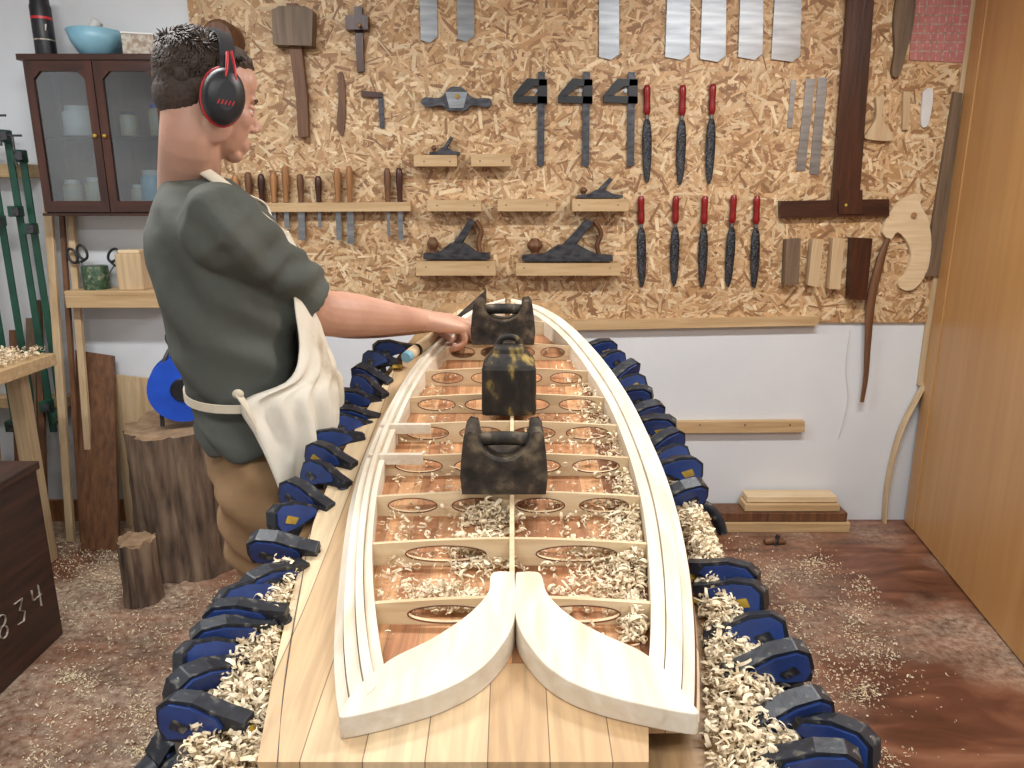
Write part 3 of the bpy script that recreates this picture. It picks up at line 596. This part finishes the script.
# ---- weights
def barweight(px,pyb,wpx,hpx,name,k):
    p=S(px,pyb,0); p.z=ztop(p.y)+.003; sc=depth(p)/F; w=wpx*sc; h=hpx*sc; dpt=w*.62; m=T(); yc=p.y+dpt/2
    O=[(-.5,0),(.5,0),(.52,.3),(.5,.62),(.47,.92),(.42,1.0),(.33,.98)]
    O+= [(.31*math.cos(t_)*1.0, .92-.40*math.sin(t_)) for t_ in np.linspace(0,math.pi,16)]
    O+= [(-.33,.98),(-.42,1.0),(-.47,.92),(-.5,.62),(-.52,.3)]
    m.prism([V((p.x+a*w,p.y,p.z+b_*h)) for a,b_ in O],(0,dpt,0),k,False)
    m.tube([V((p.x-.42*w,yc,p.z+.70*h)),V((p.x-.2*w,yc,p.z+.76*h)),V((p.x+.2*w,yc,p.z+.76*h)),V((p.x+.42*w,yc,p.z+.70*h))],[.08*w,.085*w,.085*w,.08*w],k,14,n=16)
    m.build(name,bevel=.006)
barweight(504,496,84,66,'iron_bar_weight','iron'); barweight(503,346,62,44,'iron_bar_weight','iron')
p=S(509,417,0); p.z=ztop(p.y)+.003; sc=depth(p)/F; w=55*sc; m=T(); y=p.y+w/2
def sq(s_,z,ch_=.07): 
    a=s_/2; q=a*(1-ch_*2); return [V((p.x+x_,y+y_,p.z+z)) for x_,y_ in ((-q,-a),(q,-a),(a,-q),(a,q),(q,a),(-q,a),(-a,q),(-a,-q))]
H_=66*sc
m.rings([sq(w*.98,0),sq(w,.01),sq(w*.98,H_*.70),sq(w*.92,H_*.76),sq(w*.60,H_*.92),sq(w*.56,H_*1.0),sq(w*.46,H_*1.03)],'irony',False)
m.tube([V((p.x-.18*w,y,p.z+H_*1.0)),V((p.x-.15*w,y,p.z+H_*1.1)),V((p.x,y,p.z+H_*1.14)),V((p.x+.15*w,y,p.z+H_*1.1)),V((p.x+.18*w,y,p.z+H_*1.0))],[.06*w]*5,'irony',12,n=20)
m.build('iron_block_weight',bevel=.004)
# ---- clamps
def clampmesh(var):
    m=T()   # local: +X outward, jaw toward -X, z=0 at bench top
    def pr(O,w,k,y=0): m.prism([V((a,y-w/2,b_)) for a,b_ in O],(0,w,0),k)
    pr([(-.078,.004),(-.078,.018),(-.045,.030),(-.012,.046),(.022,.050),(.040,.040),(.044,.016),(.040,-.008),(.010,-.010),(-.01,.002),(-.05,.004)],.026,'clampb')
    pr([(-.050,.012),(-.044,.024),(-.010,.040),(.020,.045),(.035,.036),(.038,.012),(.030,-.003),(.008,-.002)],.034,'navy')
    pr([(-.006,.016),(.016,.026),(.024,.014),(.004,.006)],.037,'yellow' if var==0 else 'clampb')
    m.cyl((-.068,0,.005),(-.068,0,-.006),.012,.014,'yellow' if var!=1 else 'clampb',14)
    m.box((.024,0,-.075),(.018,.007,.24),'steel')
    pr([(-.058,-.060),(-.058,-.076),(-.02,-.088),(.0,-.118),(.052,-.112),(.06,-.075),(.045,-.052),(.0,-.050),(-.03,-.058)],.034,'clampb')
    pr([(-.025,-.062),(.0,-.108),(.045,-.104),(.05,-.064)],.042,'navy')
    m.cyl((-.05,0,-.062),(-.05,0,-.048),.011,.013,'yellow',14)
    m.tube([(.04,0,-.085),(.065,0,-.098),(.085,0,-.125),(.095,0,-.16)],[(.013,.018),(.014,.020),(.014,.018),(.011,.013)],'clampb',12,ref=(0,1,0),n=14)
    m.tube([(.0,0,-.112),(.02,0,-.128),(.045,0,-.155)],[(.008,.006),(.009,.006),(.007,.005)],'navy',8,ref=(0,1,0),n=8)
    ob=m.build('bar_clamp',keep=True); md=ob.modifiers.new('b','BEVEL'); md.width=.005; md.segments=3; md.limit_method='ANGLE'; md.angle_limit=.6
    dg=bpy.context.evaluated_depsgraph_get(); dg.update(); me=bpy.data.meshes.new_from_object(ob.evaluated_get(dg)); bpy.data.objects.remove(ob); return me
cme=[clampmesh(i) for i in range(3)]
clL=[(386,350),(377,361),(369,373),(360,386),(352,399),(345,413),(337,426),(330,440),(322,456),(313,474),(304,494),(294,516),(276,545),(266,580),(250,600),(238,620),(218,636),(210,660),(192,682),(200,718)]
clR=[(603,350),(612,360),(621,371),(630,383),(639,395),(648,409),(656,424),(664,440),(672,456),(680,472),(687,490),(730,578),(738,598),(762,634),(786,664),(802,706),(842,742),(832,768)]
cg=empty('bar_clamps'); ii=0
for side,lst in ((-1,clL),(1,clR)):
    for (a_,b_) in lst:
        p=S(a_,b_,-.04); ii+=1
        ob=bpy.data.objects.new('bar_clamp',cme[ii%3]); bpy.context.collection.objects.link(ob); ob.parent=cg
        ob.location=(p.x+R(-.012,.012),p.y,ztop(p.y)-.068+R(0,.014))
        base_a=math.pi if side<0 else 0
        sl=.3*max(0,(p.y-1.5)) ; ob.rotation_euler=(R(-.4,.4),R(-.18,.18),base_a+R(-.7,.7)+side*sl-(side*.3 if p.y<1.3 else 0))
# ---- shavings
def shavings(name,pts,smin,smax):
    vs=[];fs=[]
    for p in pts:
        p=V(p); q=Quaternion((R(-1,1),R(-1,1),R(-1,1),R(-1,1))); q.normalize(); r=R(smin,smax)*R(.6,1); w=R(.4,1.4)*r; turns=random.choice((R(.15,.5),R(.4,1.3))); n_=int(4+7*turns); sp=R(-.5,.8)*r; a0=R(0,6); gr=R(0,.6)
        if turns<.5: r*=1.6
        o=len(vs)
        for i in range(n_+1):
            t_=a0+turns*2*math.pi*i/n_; rr=r*(1+gr*i/n_); tw=w*(1-.6*abs(i/n_-.5))
            for s_ in (-1,1):
                e=q@V((rr*math.cos(t_),rr*math.sin(t_),s_*tw/2+sp*i/n_*2)); vs.append(e)
        zmin=min(v.z for v in vs[o:]); cxm=sum((v for v in vs[o:]),V((0,0,0)))/(len(vs)-o)
        for j in range(o,len(vs)): e=vs[j]; vs[j]=(p.x+e.x-cxm.x,p.y+e.y-cxm.y,p.z+(e.z-zmin)*.7+.0008)
        for i in range(n_): fs.append((o+2*i,o+2*i+1,o+2*i+3,o+2*i+2))
    me=bpy.data.meshes.new(name); me.from_pydata(vs,[],fs); me.materials.append(M['shave']); me.polygons.foreach_set('use_smooth',[True]*len(fs))
    ob=bpy.data.objects.new(name,me); bpy.context.collection.objects.link(ob); return ob
def inregion(cx,cy,sx,sy,n,off): 
    out=[]
    for _ in range(n):
        gx_,gy_=random.gauss(0,1),random.gauss(0,1)
        a_=cx+gx_*sx; b_=cy+gy_*sy; p=SK(a_,b_,off); hh_=.034*math.exp(-(gx_*gx_+gy_*gy_)/2)
        if ds+.03<p.y<2.25 and at_d(wIL,p.y)+.006<p.x<at_d(wIR,p.y)-.006 and abs((p.y-1.0)/.15-round((p.y-1.0)/.15))>.05: out.append(V((p.x,p.y,zsk(p.y)+off+R(0,1)*max(hh_,.006))))
    return out
P=[]
for (cx,cy,sx,sy,n_) in [(628,560,16,22,900),(632,500,10,24,750),(622,445,10,20,520),(602,410,14,12,380),(485,556,20,10,760),(445,603,28,8,360),(490,520,16,6,420),(600,598,30,12,260),(600,510,24,7,340),(566,440,36,12,200),(520,500,80,70,520),(430,420,30,20,120),(600,378,18,12,320),(470,480,50,40,220),(635,628,8,14,360),(400,560,10,30,130),(585,560,24,8,280),(420,380,14,8,80)]:
    P+=inregion(cx,cy,sx,sy,n_,.004)
shavings('wood_shavings',P,.0025,.0078)
P=[]
for _ in range(7500):
    d=R(.66,1.9); lo=at_d(pr,d)+.010; hi_=.37; x=lo+(hi_-lo)*random.betavariate(1.4,1.3)
    if lo<hi_-.01 and (d<1.5 or random.random()<.3): P.append(V((x,d,ztop(d)-.074+R(0,.04)*(1 if d<1.3 else .3)*math.sin(math.pi*(x-lo)/(hi_-lo))**.5)))
for _ in range(2600):
    d=R(.66,1.15); lo=-.40; hi_=at_d(pl,d)-.004
    if hi_>lo+.01: x=R(lo,hi_); P.append(V((x,d,ztop(d)-.074+R(0,.035))))
shavings('wood_shavings',P,.003,.0082)
P=[]
def fl(cx,cy,sx,sy,n_):
    for _ in range(n_):
        q=on_z(random.gauss(cx,sx),random.gauss(cy,sy),0)
        if q.y<3.35 and q.x>-2.6 and q.x<1.5 and q.y>.2: P.append(q)
fl(150,600,60,40,1300); fl(110,700,60,40,900); fl(90,555,50,14,1300); fl(180,560,50,12,1300); fl(780,630,40,30,400); fl(850,672,32,18,500); fl(735,572,26,20,500); fl(860,560,70,40,80); fl(940,700,50,40,40)
for _ in range(34):
    cx,cy=(R(20,240),R(545,760)) if random.random()<.7 else (R(740,880),R(560,760)); fl(cx,cy,R(6,18),R(3,9),130)
for _ in range(1000): P.append(V((R(.35,.7),R(.5,1.8),0)))
for _ in range(1500): P.append(V((R(-1.0,-.42),R(.5,1.6),0)))
P=[q for q in P if not(-2.4<q.x<-1.62 and 1.74<q.y<2.46) and (q.x+1.41)**2+(q.y-3.04)**2>.085 and (q.x+1.47)**2+(q.y-2.66)**2>.008 and (q.x+.62)**2+(q.y-1.7)**2>.05]
shavings('wood_shavings',P,.0018,.0055)
P=[V((R(-2.5,-1.92),R(2.64,3.0),.931+R(0,.03))) for _ in range(1600)]
shavings('wood_shavings',P,.004,.010)
# ================================================================ MAN
man=empty('man'); FA=math.radians(24); f=V((math.cos(FA),math.sin(FA),0)); r_=V((math.sin(FA),-math.cos(FA),0)); UP=V((0,0,1))
def tring(py,bk,fr,Y,b_,n_=36,pw=.85):
    cpt=on_y((bk+fr)/2,py,Y); half=(fr-bk)/2*depth(cpt)/F; s_=math.sin(FA)*b_
    a=math.sqrt(max(half*half-s_*s_,.004))/math.cos(FA)
    out=[]
    for j in range(n_):
        t_=2*math.pi*j/n_; ct,st_=math.cos(t_),math.sin(t_)
        out.append(cpt+f*(math.copysign(abs(ct)**pw,ct)*a)+r_*(math.copysign(abs(st_)**pw,st_)*b_))
    return out,cpt,a,b_
rows=[(178,170,222,1.69,.075),(190,158,248,1.69,.145),(206,151,268,1.69,.185),(232,148,283,1.685,.195),(262,152,291,1.68,.19),(300,161,295,1.68,.178),(340,174,298,1.68,.168),(380,186,297,1.68,.165),(415,193,295,1.68,.17),(438,198,293,1.68,.178)]
Rg=[tring(*q)[0] for q in rows]
sh=on_y(224,227,1.51); el=on_y(312,312,1.735); wr=on_y(424,321,1.985)
shL=on_y(228,222,1.84); elL=on_y(330,318,2.03); wrL=on_y(446,322,2.19)
m=T(); m.rings(Rg,'shirt'); 
m.ell(sh+V((-.015,.035,.0)),(.085,.08,.075),'shirt'); m.ell(shL+V((-.01,-.03,0)),(.085,.08,.08),'shirt')
mid=lambda a,b_,t_:a.lerp(b_,t_)
m.tube([sh+V((-.03,.05,.01)),sh,mid(sh,el,.3),mid(sh,el,.62),mid(sh,el,.82)],[.07,.082,.080,.081,.084],'shirt',20,n=16)
m.tube([shL+V((-.03,-.05,.02)),shL,mid(shL,elL,.3),mid(shL,elL,.62),mid(shL,elL,.75)],[.07,.08,.076,.07,.07],'shirt',20,n=16)
def folds(co):
    q=co; k=(q.z*1.0+q.x*.9); a=.009*math.sin(k*46+3*noise.noise(q*5))*max(0,min(1,noise.noise(q*4+V((3,1,7)))*1.5+.45))
    low=max(0,min(1,(1.25-q.z)/.2)); b_=.008*low*math.sin(q.z*60+q.x*20+4*noise.noise(q*6))
    slv=max(0,min(1,(q.x+.56)/.08))*max(0,min(1,(q.z-1.3)/.05)); c_=.004*slv*math.sin((q.x-q.z)*85+4*noise.noise(q*9))
    return a+b_+c_+.008*noise.noise(q*11)
remesh(m,'t_shirt',.0065,6,man,'shirt',folds)
s=1.02; hc=on_y(209,101,1.65); HA=math.radians(38); hf=V((math.cos(HA),math.sin(HA),0)); hl=V((-math.sin(HA),math.cos(HA),0))
HM=Matrix((hf,hl,UP)).transposed()@Matrix.Rotation(math.radians(13),3,'Y')
def H(x,y,z): return hc+HM@(V((x,y,z))*s)
m=T()
def he(x,y,z,a,b_,c_,rot=None): m.ell(H(x,y,z),(a*s,b_*s,c_*s),'skin',HM if rot is None else HM@rot)
he(-.012,0,.032,.096,.077,.084); he(.03,0,-.02,.058,.062,.088); he(.018,0,-.062,.058,.053,.040,Matrix.Rotation(.35,3,'Y')); he(.062,0,-.094,.020,.024,.016); he(.054,0,.05,.034,.056,.042)
he(.076,0,.022,.012,.044,.010); he(.076,0,-.070,.016,.026,.020)
for y in (-1,1): he(.052,y*.038,-.022,.026,.022,.026); he(.004,y*.060,-.055,.03,.012,.033); he(.096,y*.009,-.034,.010,.006,.0065); he(-.008,y*.078,-.005,.02,.008,.032)
m.tube([H(.082,0,.016),H(.092,0,-.006),H(.103,0,-.025),H(.104,0,-.032)],[(.009*s,.007*s),(.010*s,.008*s),(.010*s,.010*s),(.009*s,.008*s)],'skin',12,n=10)
nb=on_y(192,192,1.69)
m.tube([nb+V((.0,0,-.05)),nb+V((-.004,0,.01)),H(-.024,0,-.10),H(-.026,0,-.03)],[(.070,.075),(.063,.066),(.060,.061),(.062,.064)],'skin',24,n=16)
he(.045,0,-.0,.03,.03,.03)
m.ell(H(.086,0,-.061),(.0095*s,.021*s,.005*s),'skin',HM); m.ell(H(.084,0,-.072),(.0095*s,.018*s,.006*s),'skin',HM)
remesh(m,'head',.0038,5,man,'skin')
m=T(); m.ell(H(.0865,0,-.0615),(.0095*s,.017*s,.0036*s),'lip',HM); m.ell(H(.0850,0,-.0705),(.0095*s,.015*s,.0045*s),'lip',HM)
for y in (-1,1):
    m.ell(H(.069,y*.031,.0),(.0120*s,)*3,'eye'); m.ell(H(.0780,y*.031,-.001),(.004*s,.0055*s,.0055*s),'iris'); m.ell(H(.071,y*.031,.0055),(.0135*s,.0145*s,.0085*s),'skin',HM); m.ell(H(.070,y*.031,-.0075),(.0125*s,.014*s,.0065*s),'skin',HM)
    m.tube([H(.084,y*.014,.018),H(.086,y*.030,.0235),H(.076,y*.048,.019)],[(.0025,.003),(.003,.0035),(.002,.002)],'hair',8,n=8)
m.build('face_details',man)
m=T()
def hh(x,y,z,a,b_,c_,k='hair'): m.ell(H(x,y,z),(a*s,b_*s,c_*s),k,HM)
hh(-.026,0,.052,.088,.078,.078); hh(.012,0,.088,.064,.060,.034); hh(-.038,0,.03,.074,.074,.066)
remesh(m,'hair_cap',.004,3,man,'hair',lambda q:.005*noise.noise(q*60)+.003*noise.noise(q*130))
m=T(); hh(-.052,0,-.002,.056,.066,.058,'stubble'); hh(-.022,0,.016,.074,.0795,.046,'stubble'); remesh(m,'hair_fade',.005,3,man,'stubble',lambda q:.0015*noise.noise(q*200))
m=T()
for i in range(5200):
    t0=R(0,2*math.pi); ph=math.acos(R(-.45,1)); d=V((math.sin(ph)*math.cos(t0),math.sin(ph)*math.sin(t0),math.cos(ph)))
    b0=V((-.026+.087*d.x,.078*d.y,.050+.078*d.z))
    if b0.x>.040 and b0.z<.085: continue
    if b0.z<.01 and b0.x>-.02: continue
    top=max(0,min(1,(b0.z-.065)/.05)); Ls=.007+.020*top*R(.5,1.1)
    sw_=noise.noise(b0*22)*2.2
    td=V((.9*math.cos(sw_),.9*math.sin(sw_),0)); td=(td-d*td.dot(d))
    dn_=V((-.25,0,-.95)); dn_=dn_-d*dn_.dot(d)
    dr=(d*.05+td*top+dn_*(1-top)+V((R(-.10,.10),R(-.10,.10),R(-.06,.06)))).normalized()
    if b0.x>.02 and b0.z>.09: dr=(dr+d*.25+V((.2,0,.10))).normalized(); Ls*=1.2
    e1=b0+dr*Ls*.5+d*.002*top; e2=b0+dr*Ls
    m.tube([H(*(b0*0.99)),H(*e1),H(*e2)],[.0023,.0021,.0007],'hair',4,cap=False)
m.build('hair_locks',man)
m=T()
for y in (-1,1):
    c0=V((-.004,y*.090,-.004)); ax=HM@V((0,y,0)); pc=H(*c0)
    def oval(o,ra,rb,n_=28): return [pc+ax*o+HM@V((ra*math.cos(t_),0,rb*math.sin(t_))) for t_ in np.linspace(0,2*math.pi,n_+1)[:-1]]
    m.rings([oval(-.022,.036,.048),oval(.0,.040,.054),oval(.008,.040,.054)],'black')
    m.rings([oval(.008,.042,.057),oval(.012,.044,.059),oval(.016,.042,.057)],'redp')
    m.rings([oval(.016,.041,.055),oval(.028,.040,.054),oval(.037,.033,.046),oval(.041,.018,.028)],'black')
    m.tube([pc+ax*.032+HM@V((-.008,0,.0)),pc+ax*.036+HM@V((-.006,0,.045)),pc+ax*.018+HM@V((-.004,0,.085))],[.003]*3,'redp',8,n=10)
    m.tube([pc+ax*.032+HM@V((.016,0,.0)),pc+ax*.036+HM@V((.012,0,.045)),pc+ax*.016+HM@V((.004,0,.09))],[.0025]*3,'redp',8,n=10)
    if y<0:
        g=pc+ax*.0415
        for k_ in range(5): m.tube([g+HM@V((-.016+.007*k_,0,-.020+.001*k_)),g+HM@V((-.013+.007*k_,0,-.011+.001*k_))],[(.0014,.0014)]*2,'redp',6)
arc=[H(-.004,.104*math.cos(t_),.042+.094*math.sin(t_)) for t_ in np.linspace(-.25,math.pi+.25,36)]
Rg2=[]
for i,pt in enumerate(arc):
    tn_=(arc[min(i+1,35)]-arc[max(i-1,0)]).normalized(); wx=HM@V((1,0,0)); nn_=tn_.cross(wx).normalized()
    Rg2.append([pt+wx*.014+nn_*.0035,pt+wx*.014-nn_*.0035,pt-wx*.014-nn_*.0035,pt-wx*.014+nn_*.0035])
m.rings(Rg2,'black',False)
m.build('ear_defenders',man)
def hand(m,w,dirv,pn,lat,sz,curl,thumbdir=1):
    d=V(dirv).normalized(); pn=V(pn); pn=(pn-d*pn.dot(d)).normalized(); lat=V(lat); lat=(lat-d*lat.dot(d)-pn*lat.dot(pn)).normalized()
    L=.098*sz
    Rg=[]
    for u,wd,tt in ((-.25,.029,.024),(0,.029,.022),(.25,.036,.022),(.6,.044,.020),(.9,.045,.017),(1.03,.040,.013)):
        ce=w+d*(L*u)-pn*(.004*u); Rg.append([ce+lat*(math.copysign(abs(math.cos(t_))**.7,math.cos(t_))*wd*sz)+pn*(math.copysign(abs(math.sin(t_))**.8,math.sin(t_))*tt*sz) for t_ in np.linspace(0,2*math.pi,25)[:-1]])
    m.rings(Rg,'skin'); tips=[]
    for i,(o,ln,ra) in enumerate(((.034,.076,.0092),(.0115,.084,.0094),(-.0115,.078,.0090),(-.033,.062,.0080))):
        base=w+d*L*(.93 if i in(1,2) else .88)+lat*o*sz; dd=(d+lat*(o*2.2)).normalized(); ang=0; P=[base-dd*.02*sz,base]; rr=[ra*1.05*sz,ra*1.05*sz]; cur=base
        for j,(fr,cv) in enumerate(zip((.45,.30,.25),curl)):
            ang+=cv+.06*i; di=(dd*math.cos(ang)+pn*math.sin(ang)); cur=cur+di*ln*fr*sz; P.append(cur); rr.append(ra*(.95-.09*j)*sz)
        m.tube(P,rr,'skin',12,n=18); m.ell(P[-1],(rr[-1]*.98,)*3,'skin'); tips.append((P[-1],di))
        m.ell(P[1]-pn*.004*sz,(ra*1.1*sz,)*3,'skin')
    b0=w+d*L*.28+lat*.030*sz+pn*.006*sz; P=[b0-lat*.01,b0+(lat*.022+d*.018+pn*.012)*sz,b0+(lat*.026+d*.048+pn*.028)*sz,b0+(lat*.014+d*.072+pn*.042)*sz]
    m.tube(P,[.017*sz,.0135*sz,.0115*sz,.009*sz],'skin',12,n=16); m.ell(P[-1],(.009*sz,)*3,'skin')
    return tips
def arm(m,sh,el,wr):
    m.tube([mid(sh,el,.35),mid(sh,el,.7),mid(sh,el,.93),mid(el,wr,.1),mid(el,wr,.32),mid(el,wr,.65),mid(el,wr,.92),mid(el,wr,1.05)],[.060,.058,.055,.055,.055,.043,(.033,.029),(.031,.027)],'skin',20,n=36,ref=(0,0,1))
m=T(); arm(m,sh,el,wr); hd=V((.86,.42,-.22)); tips=hand(m,wr,hd,V((.05,.15,-1)),V((-.35,.9,0)),1.1,(.75,.95,.6))
remesh(m,'right_arm_and_hand',.0030,3,man,'skin')
m=T(); arm(m,shL,elL,wrL); tipsL=hand(m,wrL,V((.80,.30,-.25)),V((.1,-.1,-1)),V((.2,-.9,0)),1.1,(.7,.9,.6))
remesh(m,'left_arm_and_hand',.0030,3,man,'skin')
m=T()
for tp,di in tips+tipsL: m.ell(tp-di*.002+V((0,0,.006)),(.006,.006,.003),'nail')
m.build('finger_nails',man)
g0=S(408,356,.012)
sw=empty('japanese_pull_saw'); ax=(on_y(494,293,2.45)-g0).normalized()
m=T(); hend=g0+ax*.26; m.tube([g0,g0+ax*.02,g0+ax*.14,hend],[(.012,.014),(.014,.017),(.013,.016),(.011,.014)],'ribw',14,n=14); m.tube([g0-ax*.012,g0+ax*.006],[.0145,.0155],'lblue',14); m.tube([g0+ax*.04,g0+ax*.05],[.0172,.0172],'black',14); m.build('handle',sw)
m=T(); u_=V((ax.y,-ax.x,0)).normalized(); e=hend+ax*.24; zz=V((0,0,1))
m.prism([hend-ax*.02-zz*.010,e-zz*.022,e+zz*.03,hend-ax*.02+zz*.010],u_*.0012,'dsteel'); m.build('blade',sw)
# trousers
m=T(); rowsT=[(425,203,290,1.68,.16),(455,205,292,1.68,.168),(500,214,294,1.68,.172)]
Rg=[tring(*q)[0] for q in rowsT]; m.rings(Rg,'trouser')
for (hx,hy,fx,fy) in ((-.575,1.60,-.56,1.56),(-.62,1.80,-.63,1.84)):
    m.tube([(hx-.01,hy+.01,.97),(hx,hy,.86),(hx+.01,hy,.70),(hx+.015,hy-.01,.50),(fx,fy,.28),(fx,fy,.10)],[(.09,.09),(.095,.102),(.083,.088),(.075,.075),(.068,.068),(.066,.066)],'trouser',20,n=26)
remesh(m,'trousers',.008,4,man,'trouser',lambda q:.012*noise.noise(q*14)+.006*math.sin(q.z*70+q.x*30+5*noise.noise(q*7)))
for (fx,fy) in ((-.56,1.56),(-.63,1.84)):
    m=T(); m.tube([(fx-.0,fy,.14),(fx,fy,.07),(fx+.02,fy,.045)],[.05,.052,.05],'boot',16); Pp=V((fx-.06,fy,.05))
    m.tube([Pp,Pp+f*.04,Pp+f*.14+V((0,0,-.002)),Pp+f*.22+V((0,0,-.012)),Pp+f*.255+V((0,0,-.02))],[(.038,.045),(.045,.049),(.047,.046),(.045,.036),(.03,.026)],'boot',16,n=16,ref=(0,0,1))
    remesh(m,'boot',.006,3,man,'boot')
# apron
rowsA=[(232,150,284,1.685,.19,.50),(262,153,297,1.68,.19,.72),(300,162,306,1.68,.18,.85),(340,178,318,1.68,.172,1.0),(366,188,326,1.68,.172,1.3),(382,193,332,1.68,.175,1.95),(410,197,333,1.68,.182,1.80),(440,200,330,1.68,.19,1.62),(475,204,326,1.68,.195,1.45),(510,210,318,1.68,.195,1.3),(560,216,310,1.68,.2,1.2),(620,222,304,1.68,.2,1.1),(680,226,300,1.68,.2,1.1)]
G=[];nA=64
for i,(py,bk,fr,Y,b_,tm) in enumerate(rowsA):
    _,cp,a,bb_=tring(py,bk,fr,Y,b_); row_=[]
    for j in range(nA):
        t_=-tm+2*tm*j/(nA-1); fold=.016*max(0,min(1,(i-4)/4))*math.sin(t_*11+i*.35+1.2*math.sin(i*.9))+.007*math.sin(t_*19+i)*(i>3)
        a2=a+.012+fold; b2=bb_+.014+fold
        row_.append(cp+f*(math.cos(t_)*a2)+r_*(math.copysign(abs(math.sin(t_))**.85,math.sin(t_))*b2))
    G.append(row_)
cols_=[cat([G[i][j] for i in range(len(G))],60) for j in range(nA)]
vs=[cols_[j][i] for i in range(60) for j in range(nA)]; fs=[(i*nA+j,i*nA+j+1,(i+1)*nA+j+1,(i+1)*nA+j) for i in range(59) for j in range(nA-1)]
m=T(); m.add(vs,fs,'apron',True); ob=m.build('apron_cloth',man,keep=True); md=ob.modifiers.new('t','SOLIDIFY'); md.thickness=.003
m=T()
for y in (1,-1):
    c0=G[0][0] if y<0 else G[0][-1]
    if y>0: P=[c0+V((0,-.0,-.01)),on_y(249,208,1.575),on_y(225,186,1.60),on_y(199,168,1.61),on_y(174,158,1.67)]
    else: P=[c0,c0+V((-.03,.03,.06)),nb+V((.05,.10,.01)),nb+V((-.02,.09,.06)),on_y(174,158,1.67)]
    m.tube(P,[(.004,.013)]*5,'strap',8,n=26)
P=[]
for t_ in np.linspace(-math.pi,math.pi,40):
    _,cp,a,bb_=tring(388,192,304,1.68,.172); P.append(cp+f*math.cos(t_)*(a+.016)+r_*math.copysign(abs(math.sin(t_))**.85,math.sin(t_))*(bb_+.018))
Rg2=[]
for i,pt in enumerate(P):
    tn_=(P[(i+1)%39]-P[i-1 if i else 38]).normalized(); nn_=tn_.cross(UP).normalized(); Rg2.append([pt+UP*.009+nn_*.002,pt+UP*.009-nn_*.002,pt-UP*.009-nn_*.002,pt-UP*.009+nn_*.002])
m.rings(Rg2,'strap',False,False)
kt=on_y(238,394,1.487); m.ell(kt,(.012,.008,.010),'strap'); m.tube([kt,kt+V((.02,-.006,-.03)),kt+V((.035,-.002,-.07)),kt+V((.04,.0,-.10))],[(.010,.003)]*4,'strap',8,n=14)
m.build('apron_straps',man,keep=True)
# ================================================================ LIGHTS / CAMERA
def area(name,loc,rot,sx,sy,e,col=(1,1,1)):
    l=bpy.data.lights.new(name,'AREA'); l.shape='RECTANGLE'; l.size=sx; l.size_y=sy; l.energy=e; l.color=col; o=bpy.data.objects.new(name,l); o.location=loc; o.rotation_euler=rot; bpy.context.collection.objects.link(o)
for i,(x,y) in enumerate(((-1.3,1.9),(1.1,1.9),(-.7,-.1),(.9,-.1))):
    m=T(); m.bb((x-.62,y-.09,ZC-.05),(x+.62,y+.09,ZC-.0005),'whitep'); m.build('ceiling_batten_light',bevel=.004)
    area('tube_lamp',(x,y,ZC-.06),(0,0,0),1.2,.16,[42,42,25,25][i],(.985,1,1))
w=bpy.data.worlds.new('World'); bpy.context.scene.world=w; w.use_nodes=True; w.node_tree.nodes['Background'].inputs[0].default_value=(.9,.94,1,1); w.node_tree.nodes['Background'].inputs[1].default_value=.5
cam=bpy.data.cameras.new('Camera'); cam.sensor_width=36; cam.lens=36*F/1024; co=bpy.data.objects.new('Camera',cam); co.location=(0,0,CH); co.rotation_euler=(math.pi/2-PT,0,0); bpy.context.collection.objects.link(co); bpy.context.scene.camera=co; cam.clip_start=.02
bpy.context.scene.view_settings.view_transform='Standard'
